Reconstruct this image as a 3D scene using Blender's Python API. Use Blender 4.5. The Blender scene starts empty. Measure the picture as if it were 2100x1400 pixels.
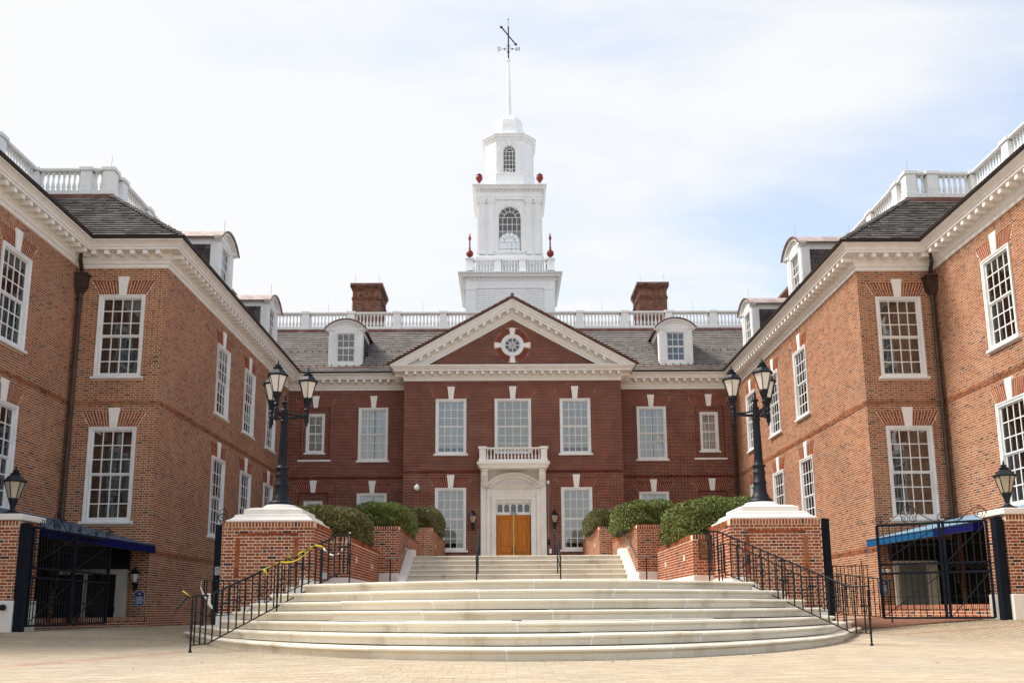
import bpy, bmesh, math, random
import numpy as np
from mathutils import Vector, Matrix
random.seed(7); rng = np.random.default_rng(7)
R = math.radians
scene = bpy.context.scene
COL = scene.collection

# ------------------------------------------------------------------ camera, sky, sun, exposure
cam_d = bpy.data.cameras.new('camera'); cam = bpy.data.objects.new('camera', cam_d); COL.objects.link(cam)
right = Vector((0.99995277, -0.00703971, -0.00670048)); fwd = Vector((0.00810927, 0.98435633, 0.17600245)); up = Vector((0.00535665, -0.17604848, 0.98436692))
m = Matrix((right, up, -fwd)).transposed().to_4x4(); m.translation = Vector((-0.369, 0, 0.545))
cam.matrix_world = m
cam_d.sensor_width = 36; cam_d.lens = 1819.056 / 2100 * 36; cam_d.shift_y = (924.1 - 700) / 2100
cam_d.clip_start = 0.05; cam_d.clip_end = 3000
scene.camera = cam
scene.view_settings.view_transform = 'Standard'; scene.view_settings.look = 'None'
scene.view_settings.exposure = 1.0; scene.view_settings.gamma = 1; scene.view_settings.use_curve_mapping = False
SUN_EL, SUN_AZ = 50, -80          # elevation; azimuth clockwise from +Y (the camera looks along +Y)
sd = bpy.data.lights.new('sun', 'SUN'); sd.energy = 2.8; sd.angle = R(20); sd.color = (1, 0.95, 0.88)
sun = bpy.data.objects.new('sun', sd); COL.objects.link(sun)
sdir = Vector((math.sin(R(SUN_AZ)) * math.cos(R(SUN_EL)), math.cos(R(SUN_AZ)) * math.cos(R(SUN_EL)), math.sin(R(SUN_EL))))
sun.rotation_euler = sdir.to_track_quat('Z', 'Y').to_euler(); sun.location = sdir * 80
world = bpy.data.worlds.new('World'); scene.world = world; world.use_nodes = True
wt = world.node_tree; wt.nodes.clear()
def wn(t, **k):
    n = wt.nodes.new(t)
    for a, b in k.items(): setattr(n, a, b)
    return n
sky = wn('ShaderNodeTexSky', sky_type='NISHITA', sun_disc=False, sun_elevation=R(SUN_EL), sun_rotation=R(SUN_AZ), dust_density=1.0)
tc = wn('ShaderNodeTexCoord'); sep = wn('ShaderNodeSeparateXYZ'); wt.links.new(tc.outputs['Generated'], sep.inputs[0])
za = wn('ShaderNodeMath', operation='MAXIMUM'); za.inputs[1].default_value = 0.0; wt.links.new(sep.outputs['Z'], za.inputs[0])
zb = wn('ShaderNodeMath', operation='ADD'); zb.inputs[1].default_value = 0.22; wt.links.new(za.outputs[0], zb.inputs[0])
px_ = wn('ShaderNodeMath', operation='DIVIDE'); wt.links.new(sep.outputs['X'], px_.inputs[0]); wt.links.new(zb.outputs[0], px_.inputs[1])
py_ = wn('ShaderNodeMath', operation='DIVIDE'); wt.links.new(sep.outputs['Y'], py_.inputs[0]); wt.links.new(zb.outputs[0], py_.inputs[1])
cmb = wn('ShaderNodeCombineXYZ'); wt.links.new(px_.outputs[0], cmb.inputs[0]); wt.links.new(py_.outputs[0], cmb.inputs[1]); cmb.inputs[2].default_value = 3.7
mp = wn('ShaderNodeMapping'); mp.inputs['Rotation'].default_value = (0, 0, R(28)); mp.inputs['Scale'].default_value = (1.0, 1.9, 1); wt.links.new(cmb.outputs[0], mp.inputs[0])
n1 = wn('ShaderNodeTexNoise'); n1.inputs['Scale'].default_value = 0.75; n1.inputs['Detail'].default_value = 9; n1.inputs['Roughness'].default_value = 0.52; n1.inputs['Distortion'].default_value = 0.25
wt.links.new(mp.outputs[0], n1.inputs['Vector'])
bias = wn('ShaderNodeMath', operation='MULTIPLY_ADD'); bias.inputs[1].default_value = -0.22; bias.inputs[2].default_value = 0.045; wt.links.new(px_.outputs[0], bias.inputs[0])
bclamp = wn('ShaderNodeClamp'); bclamp.inputs['Min'].default_value = -0.13; bclamp.inputs['Max'].default_value = 0.45; wt.links.new(bias.outputs[0], bclamp.inputs[0])
add = wn('ShaderNodeMath', operation='ADD'); wt.links.new(n1.outputs[0], add.inputs[0]); wt.links.new(bclamp.outputs[0], add.inputs[1])
mr = wn('ShaderNodeMapRange', interpolation_type='SMOOTHSTEP'); mr.inputs[1].default_value = 0.42; mr.inputs[2].default_value = 0.60; mr.inputs[3].default_value = 0.40; mr.inputs[4].default_value = 1.0
wt.links.new(add.outputs[0], mr.inputs[0])
mx = wn('ShaderNodeMix', data_type='RGBA'); mx.inputs[7].default_value = (3.22, 3.25, 3.29, 1)
wt.links.new(mr.outputs[0], mx.inputs[0]); wt.links.new(sky.outputs[0], mx.inputs[6])
bg = wn('ShaderNodeBackground'); bg.inputs['Strength'].default_value = 0.15; wt.links.new(mx.outputs[2], bg.inputs['Color'])
wo = wn('ShaderNodeOutputWorld'); wt.links.new(bg.outputs[0], wo.inputs[0])

# ------------------------------------------------------------------ materials
MATS = {}
def newmat(name):
    mt = bpy.data.materials.new(name); mt.use_nodes = True; nt = mt.node_tree
    return mt, nt, nt.nodes['Principled BSDF']
def mat(name, c, rough=0.7, var=0.12, scale=3.0, bump=0.0, bscale=40, metal=0.0, spec=0.4, dirt=None, dscale=0.6, stretch=(1, 1, 1)):
    if name in MATS: return MATS[name]
    mt, nt, b = newmat(name); N = nt.nodes; L = nt.links
    b.inputs['Roughness'].default_value = rough; b.inputs['Metallic'].default_value = metal; b.inputs['Specular IOR Level'].default_value = spec
    g = N.new('ShaderNodeNewGeometry'); mpn = N.new('ShaderNodeMapping'); mpn.inputs['Scale'].default_value = stretch
    L.new(g.outputs['Position'], mpn.inputs[0])
    n = N.new('ShaderNodeTexNoise'); n.inputs['Scale'].default_value = scale; n.inputs['Detail'].default_value = 6; L.new(mpn.outputs[0], n.inputs['Vector'])
    r = N.new('ShaderNodeMapRange'); r.inputs[1].default_value = 0.3; r.inputs[2].default_value = 0.7; r.inputs[3].default_value = 1 - var; r.inputs[4].default_value = 1 + var
    L.new(n.outputs[0], r.inputs[0])
    mu = N.new('ShaderNodeMix'); mu.data_type = 'RGBA'; mu.blend_type = 'MULTIPLY'; mu.inputs[0].default_value = 1; mu.inputs[6].default_value = (*c, 1)
    L.new(r.outputs[0], mu.inputs[7]); out = mu.outputs[2]
    if dirt:
        n2 = N.new('ShaderNodeTexNoise'); n2.inputs['Scale'].default_value = dscale; n2.inputs['Detail'].default_value = 8; n2.inputs['Roughness'].default_value = 0.65; L.new(mpn.outputs[0], n2.inputs['Vector'])
        r2 = N.new('ShaderNodeMapRange'); r2.inputs[1].default_value = 0.5; r2.inputs[2].default_value = 0.75; L.new(n2.outputs[0], r2.inputs[0])
        m2 = N.new('ShaderNodeMix'); m2.data_type = 'RGBA'; m2.inputs[7].default_value = (*dirt, 1); L.new(out, m2.inputs[6]); L.new(r2.outputs[0], m2.inputs[0]); out = m2.outputs[2]
    L.new(out, b.inputs['Base Color'])
    if bump:
        n3 = N.new('ShaderNodeTexNoise'); n3.inputs['Scale'].default_value = bscale; n3.inputs['Detail'].default_value = 5; L.new(mpn.outputs[0], n3.inputs['Vector'])
        bp = N.new('ShaderNodeBump'); bp.inputs['Strength'].default_value = bump; bp.inputs['Distance'].default_value = 0.01; L.new(n3.outputs[0], bp.inputs['Height']); L.new(bp.outputs[0], b.inputs['Normal'])
    MATS[name] = mt; return mt
def piecemat(name, stops, rough=0.85, bump=0.5, bscale=60, big=0.12, bigscale=0.5, streak=None, spec=0.25):
    """colour picked per piece: random per mesh island plus random per object"""
    if name in MATS: return MATS[name]
    mt, nt, b = newmat(name); N = nt.nodes; L = nt.links
    b.inputs['Roughness'].default_value = rough; b.inputs['Specular IOR Level'].default_value = spec
    g = N.new('ShaderNodeNewGeometry'); oi = N.new('ShaderNodeObjectInfo')
    a = N.new('ShaderNodeMath'); a.operation = 'ADD'; L.new(g.outputs['Random Per Island'], a.inputs[0]); L.new(oi.outputs['Random'], a.inputs[1])
    f = N.new('ShaderNodeMath'); f.operation = 'FRACT'; L.new(a.outputs[0], f.inputs[0])
    cr = N.new('ShaderNodeValToRGB'); cr.color_ramp.interpolation = 'CONSTANT'
    e = cr.color_ramp.elements
    while len(e) > 1: e.remove(e[-1])
    e[0].position = 0; e[0].color = (*stops[0][1], 1)
    for p, c in stops[1:]:
        q = e.new(p); q.color = (*c, 1)
    L.new(f.outputs[0], cr.inputs[0])
    n = N.new('ShaderNodeTexNoise'); n.inputs['Scale'].default_value = bigscale; n.inputs['Detail'].default_value = 7; n.inputs['Roughness'].default_value = 0.6; L.new(g.outputs['Position'], n.inputs['Vector'])
    r = N.new('ShaderNodeMapRange'); r.inputs[1].default_value = 0.32; r.inputs[2].default_value = 0.68; r.inputs[3].default_value = 1 - big; r.inputs[4].default_value = 1 + big; L.new(n.outputs[0], r.inputs[0])
    mu = N.new('ShaderNodeMix'); mu.data_type = 'RGBA'; mu.blend_type = 'MULTIPLY'; mu.inputs[0].default_value = 1; L.new(cr.outputs[0], mu.inputs[6]); L.new(r.outputs[0], mu.inputs[7]); out = mu.outputs[2]
    n2 = N.new('ShaderNodeTexNoise'); n2.inputs['Scale'].default_value = bscale * .5; n2.inputs['Detail'].default_value = 4; L.new(g.outputs['Position'], n2.inputs['Vector'])
    r2 = N.new('ShaderNodeMapRange'); r2.inputs[1].default_value = 0.3; r2.inputs[2].default_value = 0.7; r2.inputs[3].default_value = 0.82; r2.inputs[4].default_value = 1.15; L.new(n2.outputs[0], r2.inputs[0])
    m2 = N.new('ShaderNodeMix'); m2.data_type = 'RGBA'; m2.blend_type = 'MULTIPLY'; m2.inputs[0].default_value = 1; L.new(out, m2.inputs[6]); L.new(r2.outputs[0], m2.inputs[7]); out = m2.outputs[2]
    if streak:
        mpn = N.new('ShaderNodeMapping'); mpn.inputs['Scale'].default_value = streak[2]; L.new(g.outputs['Position'], mpn.inputs[0])
        n4 = N.new('ShaderNodeTexNoise'); n4.inputs['Scale'].default_value = streak[1]; n4.inputs['Detail'].default_value = 8; n4.inputs['Roughness'].default_value = 0.62; L.new(mpn.outputs[0], n4.inputs['Vector'])
        r4 = N.new('ShaderNodeMapRange'); r4.inputs[1].default_value = streak[3]; r4.inputs[2].default_value = streak[4]; r4.inputs[4].default_value = streak[5]; L.new(n4.outputs[0], r4.inputs[0])
        m4 = N.new('ShaderNodeMix'); m4.data_type = 'RGBA'; m4.inputs[7].default_value = (*streak[0], 1); L.new(r4.outputs[0], m4.inputs[0]); L.new(out, m4.inputs[6]); out = m4.outputs[2]
    L.new(out, b.inputs['Base Color'])
    if bump:
        n3 = N.new('ShaderNodeTexNoise'); n3.inputs['Scale'].default_value = bscale; n3.inputs['Detail'].default_value = 6; L.new(g.outputs['Position'], n3.inputs['Vector'])
        bp = N.new('ShaderNodeBump'); bp.inputs['Strength'].default_value = bump; bp.inputs['Distance'].default_value = 0.006; L.new(n3.outputs[0], bp.inputs['Height']); L.new(bp.outputs[0], b.inputs['Normal'])
    MATS[name] = mt; return mt
def glassmat(name, tint, refl=0.5):
    mt = bpy.data.materials.new(name); mt.use_nodes = True; nt = mt.node_tree; nt.nodes.clear(); N = nt.nodes; L = nt.links
    t = N.new('ShaderNodeBsdfTransparent'); t.inputs[0].default_value = (*tint, 1); gl = N.new('ShaderNodeBsdfGlossy'); gl.inputs['Roughness'].default_value = 0.02
    lw = N.new('ShaderNodeFresnel'); lw.inputs[0].default_value = 1.5
    nz = N.new('ShaderNodeTexNoise'); nz.inputs['Scale'].default_value = 1.3; g = N.new('ShaderNodeNewGeometry'); L.new(g.outputs['Position'], nz.inputs['Vector'])
    bp = N.new('ShaderNodeBump'); bp.inputs['Strength'].default_value = 0.25; bp.inputs['Distance'].default_value = 0.02; L.new(nz.outputs[0], bp.inputs['Height']); L.new(bp.outputs[0], gl.inputs['Normal'])
    mu = N.new('ShaderNodeMath'); mu.operation = 'MULTIPLY_ADD'; mu.inputs[1].default_value = 1.4; mu.inputs[2].default_value = refl * .1; L.new(lw.outputs[0], mu.inputs[0])
    mxs = N.new('ShaderNodeMixShader'); L.new(mu.outputs[0], mxs.inputs[0]); L.new(t.outputs[0], mxs.inputs[1]); L.new(gl.outputs[0], mxs.inputs[2])
    o = N.new('ShaderNodeOutputMaterial'); L.new(mxs.outputs[0], o.inputs[0]); MATS[name] = mt; return mt
DK = (0.075, 0.042, 0.035)
BR_WING = piecemat('brick wing', [(0, (.325, .120, .050)), (.2, (.29, .10, .043)), (.4, (.255, .085, .038)), (.58, (.315, .135, .060)), (.74, (.21, .065, .034)), (.88, (.335, .135, .062)), (.94, DK), (.97, (.14, .07, .045))], big=.2, bigscale=.4, streak=((.46, .32, .21), .9, (1, 1, .45), .52, .8, .28))
BR_MAIN = piecemat('brick main', [(0, (.145, .026, .016)), (.2, (.12, .020, .013)), (.4, (.10, .018, .013)), (.58, (.16, .037, .020)), (.78, (.075, .014, .012)), (.9, (.15, .042, .024)), (.95, (.04, .015, .015))], big=.22, bigscale=.5, streak=((.34, .25, .18), .55, (1, 1, 1.6), .56, .8, .32))
BR_CHIM = piecemat('brick chimney', [(0, (.20, .075, .045)), (.2, (.16, .06, .04)), (.4, (.13, .05, .035)), (.58, (.22, .10, .06)), (.78, (.10, .04, .03)), (.93, (.04, .025, .022))])
BR_PIER = piecemat('brick pier', [(0, (.31, .088, .033)), (.2, (.28, .072, .028)), (.4, (.235, .058, .025)), (.58, (.33, .115, .046)), (.76, (.21, .055, .03)), (.88, (.31, .13, .06)), (.94, (.045, .028, .027))])
BR_ARCH = piecemat('brick arch', [(0, (.29, .09, .04)), (.3, (.25, .07, .034)), (.6, (.31, .11, .05)), (.85, (.21, .055, .03))])
BR_ARCHM = piecemat('brick arch main', [(0, (.18, .03, .018)), (.3, (.15, .024, .016)), (.6, (.20, .042, .024)), (.85, (.12, .02, .015))])
MORT = mat('mortar', (.72, .54, .39), .95, .15, 2, .3, 90)
MORTM = mat('mortar main', (.44, .27, .20), .95, .15, 2, .3, 90)
MORTP = mat('mortar pier', (.76, .61, .46), .95, .12, 2, .3, 90)
WHITE = mat('white paint', (.80, .80, .785), .5, .04, 6, .05, 60, dirt=(.66, .65, .61), dscale=1.4)
CREAM = mat('cream trim', (.86, .835, .785), .55, .05, 5, .05, 60, dirt=(.78, .74, .67), dscale=1.0)
TOWERW = mat('tower white', (.82, .83, .84), .5, .03, 5, .03, 40, dirt=(.72, .73, .73), dscale=.7, stretch=(1, 1, .4))
STONE = mat('limestone', (.66, .61, .52), .8, .08, 4, .2, 60)
MARBLE = mat('marble surround', (.80, .775, .73), .6, .07, 2.2, .05, 30, dirt=(.66, .62, .56), dscale=1.6, stretch=(1, 1, .6))
STEPS = piecemat('stair stone', [(0, (.69, .63, .52)), (.33, (.655, .59, .48)), (.66, (.72, .665, .555))], .8, .15, 240, .07, 1.2, streak=((.34, .25, .15), 1.2, (1.6, 1, .5), .57, .74, .65))
CAPST = mat('cap stone', (.80, .76, .69), .7, .05, 3, .1, 50, dirt=(.70, .65, .55), dscale=1)
SHING = piecemat('roof shingle', [(0, (.27, .24, .222)), (.25, (.25, .222, .205)), (.5, (.295, .262, .242)), (.75, (.23, .204, .188))], .9, .8, 25, .12, .7)
SHINGD = piecemat('dark roof shingle', [(0, (.20, .18, .165)), (.25, (.16, .145, .135)), (.5, (.24, .22, .205)), (.75, (.13, .115, .105))], .9, .8, 25, .25, .7)
CHEEK = piecemat('dormer cheek shingle', [(0, (.09, .075, .08)), (.5, (.065, .055, .06)), (.8, (.12, .10, .10))], .85, .6, 25, .2, 1)
BUTT_SHADE = mat('shingle butt shade', (.065, .055, .05), .95, .3, 8)  # butt faces coloured dark to paint in the shadow gaps under the courses
ROOFB = mat('roof underlay', (.045, .04, .038), .95)
COPPER = mat('brown copper', (.17, .075, .055), .45, .25, 3, .1, 30, metal=.3, dirt=(.30, .20, .16), dscale=2)
COPPERL = mat('pale weathered copper', (.46, .36, .33), .55, .2, 3, .1, 30, metal=.2, dirt=(.30, .20, .17), dscale=2)
GUTTER = mat('dark gutter', (.035, .022, .02), .5, .2, 4, 0, 1, metal=.3)
PIPE = mat('downpipe bronze', (.07, .05, .04), .5, .25, 3, .1, 40, metal=.4)
IRON = mat('black iron', (.005, .006, .009), .55, .25, 5, .15, 60, spec=.3)
LAMPB = mat('lamp blue black', (.005, .008, .014), .5, .2, 5, .08, 60, spec=.3)
POSTM = mat('gate post paint', (.004, .008, .015), .65, .3, 4, .1, 60, spec=.15)
OLDRAIL = mat('worn handrail', (.20, .17, .13), .5, .3, 6, .1, 60, metal=.3)
NAVY = mat('navy canvas', (.005, .007, .085), .85, .1, 8, .2, 100, spec=.08)
BLUE = mat('blue canvas', (.010, .085, .21), .85, .1, 8, .2, 100, spec=.1)
PALEB = mat('pale blue canvas', (.17, .27, .36), .7, .1, 4, .2, 100)
SLATEB = mat('slate blue canvas', (.06, .09, .13), .7, .1, 4, .2, 100)
RED = mat('terracotta red', (.24, .022, .015), .45, .12, 8)
BLACKP = mat('black interior and shade', (.008, .008, .009), .8, .1)  # also colours the black sheets that imitate shade under the awnings
DOORG = mat('grey door', (.16, .18, .17), .5, .1)
OFFW = mat('door trim', (.62, .58, .50), .6, .06)
WOOD = mat('oak door', (.48, .16, .018), .45, .25, 3.0, .08, 30, stretch=(9, 9, .7), spec=.2)
WOODL = mat('pale wood strip', (.62, .40, .16), .45, .15, 3.0, stretch=(9, 9, .7))
BRASS = mat('bronze plaque', (.14, .075, .035), .45, .2, 12, .2, 60, metal=.4)
GOLD = mat('plaque lettering', (.42, .26, .13), .5, .1)
CURT = mat('curtain', (.82, .83, .80), .9, .14, 2.2, .4, 12, stretch=(9, 9, .15))
BLIND = mat('cream blind', (.85, .77, .58), .9, .05, 2, .2, 20, stretch=(.2, .2, 22))
BLINDG = mat('grey blind', (.84, .83, .78), .9, .05, 2, .3, 20, stretch=(.2, .2, 22))
ROOM = mat('room interior', (.10, .085, .065), .9, .5, .8)
FROST = mat('frosted lamp glass', (.74, .70, .63), .25, .05, 3, spec=.5)
FROSTT = mat('tan lamp glass', (.42, .36, .27), .25, .1, 3, spec=.5)
SIGNB = mat('blue sign', (.015, .065, .20), .45, .05)
WHITEM = mat('white marking', (.78, .78, .78), .5, .03)
SIGNR = mat('sign red', (.5, .05, .03), .5)
YELLOW = mat('caution tape', (.80, .66, .03), .4, .08, 10)
WTAPE = mat('white tape', (.82, .82, .80), .5, .05, 10)
GREYM = mat('grey metal', (.30, .31, .32), .45, .1, 6, metal=.4)
MULCH = mat('mulch', (.19, .085, .05), .95, .4, 14, .9, 30)
CONC = mat('concrete', (.52, .48, .41), .85, .1, 3, .3, 50)
PAVER = piecemat('tan paver', [(0, (.47, .385, .27)), (.25, (.43, .345, .24)), (.5, (.50, .415, .30)), (.75, (.455, .365, .255))], .9, .3, 200, .08, .45, streak=((.34, .30, .26), .55, (1, .35, 1), .50, .78, .6))
PAVERR = piecemat('red paver', [(0, (.44, .28, .21)), (.4, (.40, .25, .18)), (.7, (.47, .32, .24))], .9, .6, 90, .1, .5, streak=((.45, .34, .25), .6, (1, 1, 1), .45, .75, .6))
JOINT = mat('paver joint sand', (.36, .29, .21), .95, .15, 1, .3, 80)
GLASS = glassmat('window glass', (.86, .88, .88), .5)
GLASSD = glassmat('dark glass', (.34, .38, .42), .9)

# ------------------------------------------------------------------ object helpers
WORLDPAR = set()                   # things whose parts are built in world coordinates
def link(o, parent=None):
    COL.objects.link(o)
    if parent:
        o.parent = parent
        if parent.name in WORLDPAR: o.matrix_parent_inverse = Matrix.Translation(-parent.location)
    return o
def tag(o, label=None, cat=None, group=None, kind=None):
    if label: o['label'] = label
    if cat: o['category'] = cat
    if group: o['group'] = group
    if kind: o['kind'] = kind
    return o
def thing(name, label, cat, loc=(0, 0, 0), rz=0, group=None, w=False):
    o = bpy.data.objects.new(name, None); o.location = loc; o.rotation_euler = (0, 0, rz); o.empty_display_size = .2; link(o)
    if w: WORLDPAR.add(o.name)
    return tag(o, label, cat, group)
class MB:
    def __init__(s): s.v = []; s.f = []
    def add(s, vs, fs):
        n = len(s.v); s.v.extend(vs); s.f.extend([tuple(i + n for i in f) for f in fs]); return s
    def box(s, x0, x1, y0, y1, z0, z1):
        return s.add([(x0, y0, z0), (x1, y0, z0), (x1, y1, z0), (x0, y1, z0), (x0, y0, z1), (x1, y0, z1), (x1, y1, z1), (x0, y1, z1)],
                     [(0, 3, 2, 1), (4, 5, 6, 7), (0, 1, 5, 4), (1, 2, 6, 5), (2, 3, 7, 6), (3, 0, 4, 7)])
    def taper(s, cx, cy, z0, z1, a0, b0, a1, b1):
        v = [(cx + sx * a, cy + sy * b, z) for a, b, z in ((a0, b0, z0), (a1, b1, z1)) for sx, sy in ((-1, -1), (1, -1), (1, 1), (-1, 1))]
        return s.add(v, [(3, 2, 1, 0), (4, 5, 6, 7), (0, 1, 5, 4), (1, 2, 6, 5), (2, 3, 7, 6), (3, 0, 4, 7)])
    def prism(s, poly, a, b, ax='y'):
        """extrude a 2-D polygon (x,z) along y (ax='y'), or (x,y) along z, or (y,z) along x"""
        n = len(poly); mk = {'y': lambda p, t: (p[0], t, p[1]), 'z': lambda p, t: (p[0], p[1], t), 'x': lambda p, t: (t, p[0], p[1])}[ax]
        v = [mk(p, a) for p in poly] + [mk(p, b) for p in poly]
        return s.add(v, [tuple(range(n))[::-1], tuple(range(n, 2 * n))] + [(i, (i + 1) % n, n + (i + 1) % n, n + i) for i in range(n)])
    def lathe(s, prof, cx=0, cy=0, n=16, z=0, ph=0, sx=1, sy=1):
        v = []; f = []
        for r, h in prof:
            for k in range(n): a = ph + 2 * math.pi * k / n; v.append((cx + sx * r * math.cos(a), cy + sy * r * math.sin(a), z + h))
        for i in range(len(prof) - 1):
            for k in range(n): q = (k + 1) % n; f.append((i * n + k, i * n + q, (i + 1) * n + q, (i + 1) * n + k))
        f.append(tuple(range(n))[::-1]); f.append(tuple(range((len(prof) - 1) * n, len(prof) * n)))
        return s.add(v, f)
    def tube(s, pts, r, n=6, rs=None):
        P = [Vector(p) for p in pts]; v = []; f = []
        for i, p in enumerate(P):
            d = (P[min(i + 1, len(P) - 1)] - P[max(i - 1, 0)]).normalized()
            a = Vector((0, 0, 1)) if abs(d.z) < .9 else Vector((1, 0, 0))
            x = d.cross(a).normalized(); y = x.cross(d).normalized(); rr = rs[i] if rs else r
            for k in range(n): t = 2 * math.pi * (k + .5) / n; v.append(tuple(p + x * rr * math.cos(t) + y * rr * math.sin(t)))
        for i in range(len(P) - 1):
            for k in range(n): q = (k + 1) % n; f.append((i * n + k, i * n + q, (i + 1) * n + q, (i + 1) * n + k))
        f.append(tuple(range(n))[::-1]); f.append(tuple(range((len(P) - 1) * n, len(P) * n)))
        return s.add(v, f)
    def sphere(s, c, r, n=10, rz=None):
        rz = rz or r; m_ = n // 2
        return s.lathe([(max(r * math.sin(math.pi * i / m_), .0005), -rz * math.cos(math.pi * i / m_)) for i in range(m_ + 1)], c[0], c[1], n, c[2])
    def sweep(s, path, prof, closed=False):
        """profile (out, z) swept along a plan path with mitred corners; out is to the right of travel"""
        n = len(path); m_ = len(prof); v = []; f = []
        for i, p in enumerate(path):
            def nn(a, b): d = (b[0] - a[0], b[1] - a[1]); l = math.hypot(*d); return (d[1] / l, -d[0] / l)
            if closed: na = nn(path[i - 1], p); nb = nn(p, path[(i + 1) % n])
            else: na = nn(path[i - 1], p) if i else nn(p, path[1]); nb = nn(p, path[i + 1]) if i < n - 1 else na
            k = 1 + na[0] * nb[0] + na[1] * nb[1]; mi = ((na[0] + nb[0]) / k, (na[1] + nb[1]) / k)
            for o, z in prof: v.append((p[0] + mi[0] * o, p[1] + mi[1] * o, z))
        for i in range(n if closed else n - 1):
            a = i * m_; b = ((i + 1) % n) * m_
            for k in range(m_): q = (k + 1) % m_; f.append((a + k, a + q, b + q, b + k))
        if not closed: f.append(tuple(range(m_))); f.append(tuple(range((n - 1) * m_, n * m_))[::-1])
        return s.add(v, f)
    def mesh(s, name, mt, smooth=False, bevel=0):
        me = bpy.data.meshes.new(name); me.from_pydata(s.v, [], s.f)
        bm = bmesh.new(); bm.from_mesh(me); bmesh.ops.recalc_face_normals(bm, faces=bm.faces)
        if bevel: bmesh.ops.bevel(bm, geom=bm.edges[:], offset=bevel, segments=1, affect='EDGES', clamp_overlap=True)
        bm.to_mesh(me); bm.free()
        me.materials.append(mt)
        if smooth: me.shade_smooth() if not hasattr(me, 'set_sharp_from_angle') else (me.shade_smooth(), me.set_sharp_from_angle(angle=R(40)))
        return me
    def obj(s, name, mt, parent=None, smooth=False, bevel=0, label=None, cat=None, group=None, kind=None, loc=None, rz=0):
        o = bpy.data.objects.new(name, s.mesh(name, mt, smooth, bevel)); link(o, parent)
        if loc is not None: o.location = loc
        if rz: o.rotation_euler = (0, 0, rz)
        return tag(o, label, cat, group, kind)
def inst(name, me, parent=None, loc=(0, 0, 0), rz=0, scale=None, **k):
    o = bpy.data.objects.new(name, me); link(o, parent); o.location = loc; o.rotation_euler = (0, 0, rz)
    if scale: o.scale = scale
    return tag(o, **k)
def np_mesh(name, V, F4, mt):
    me = bpy.data.meshes.new(name); V = np.asarray(V, np.float32); F4 = np.asarray(F4, np.int32)
    k = F4.shape[1]
    me.vertices.add(len(V)); me.vertices.foreach_set('co', V.ravel()); me.loops.add(F4.size); me.loops.foreach_set('vertex_index', F4.ravel())
    me.polygons.add(len(F4)); me.polygons.foreach_set('loop_start', np.arange(0, F4.size, k, dtype=np.int32)); me.polygons.foreach_set('loop_total', np.full(len(F4), k, np.int32))
    me.update(calc_edges=True); me.validate(); me.shade_flat(); me.materials.append(mt); return me
BOXF = np.array([(0, 3, 2, 1), (4, 5, 6, 7), (0, 1, 5, 4), (1, 2, 6, 5), (2, 3, 7, 6), (3, 0, 4, 7)])
def boxes_mesh(name, C8, mt, skip=()):
    """C8: (n,8,3) corners in MB.box order"""
    n = len(C8); F = BOXF[[i for i in range(6) if i not in skip]]
    return np_mesh(name, C8.reshape(-1, 3), (F[None] + (np.arange(n) * 8)[:, None, None]).reshape(-1, 4), mt)
CAMP = Vector((-0.369, 0, 0.545))
def inview(p, mg=0.02):
    d = Vector(p) - CAMP; y = d.dot(fwd)
    if y < .1: return False
    u = .5 + 1819.056 * d.dot(right) / y / 2100; v = (924.106 - 1819.056 * d.dot(up) / y) / 1400
    return -mg < u < 1 + mg and -mg < v < 1 + mg
# ------------------------------------------------------------------ brick walls
CO = .0677; JT = .0150; PER = .3048; STR = .2032 - JT * .6; HD = PER - STR - 2 * JT
bm_ = MB().box(0, STR, 0, .03, 0, CO - JT); MESH_CACHE = {}
def brick_mesh(w, mt):
    k = (w, mt.name)
    if k not in MESH_CACHE: MESH_CACHE[k] = MB().box(0, w, 0, .03, 0, CO - JT).mesh('brick', mt)
    return MESH_CACHE[k]
def brick_rows(L, z0, z1, holes, zfun=None, course=CO):
    out = []; nz = int(math.floor((z1 - z0) / course + .5)); ph = random.random() * .1
    for i in range(nz):
        za = z0 + i * course; zb_ = za + course - JT; zc = (za + zb_) / 2
        if zb_ > z1 + .02: break
        cuts = []
        for h in holes:
            if h[4] - .012 < zc < h[5] + .012:
                t = min(1, max(0, (zc - h[4]) / (h[5] - h[4]))); cuts.append((h[0] + (h[2] - h[0]) * t, h[1] + (h[3] - h[1]) * t))
        if zfun:
            a, b = zfun(zc); cuts += [(-99, a), (b, 99)]
        u = -PER + (i % 2) * PER / 2 + .06; alt = 0
        while u < L:
            w = STR if alt == 0 else HD; segs = [(max(u, 0), min(u + w, L))]; u += w + JT; alt ^= 1
            if segs[0][1] - segs[0][0] < .02: continue
            for c0, c1 in cuts:
                ns = []
                for a, b in segs:
                    if c1 <= a or c0 >= b: ns.append((a, b)); continue
                    if c0 > a: ns.append((a, c0 - .004))
                    if c1 < b: ns.append((c1 + .004, b))
                segs = ns
            for a, b in segs:
                if b - a > .025: out.append((a, b, za, zb_))
    return out
def to_world(O, ang, u, d, z): return (O[0] + u * math.cos(ang) + d * math.sin(ang), O[1] + u * math.sin(ang) - d * math.cos(ang), z)
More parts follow.
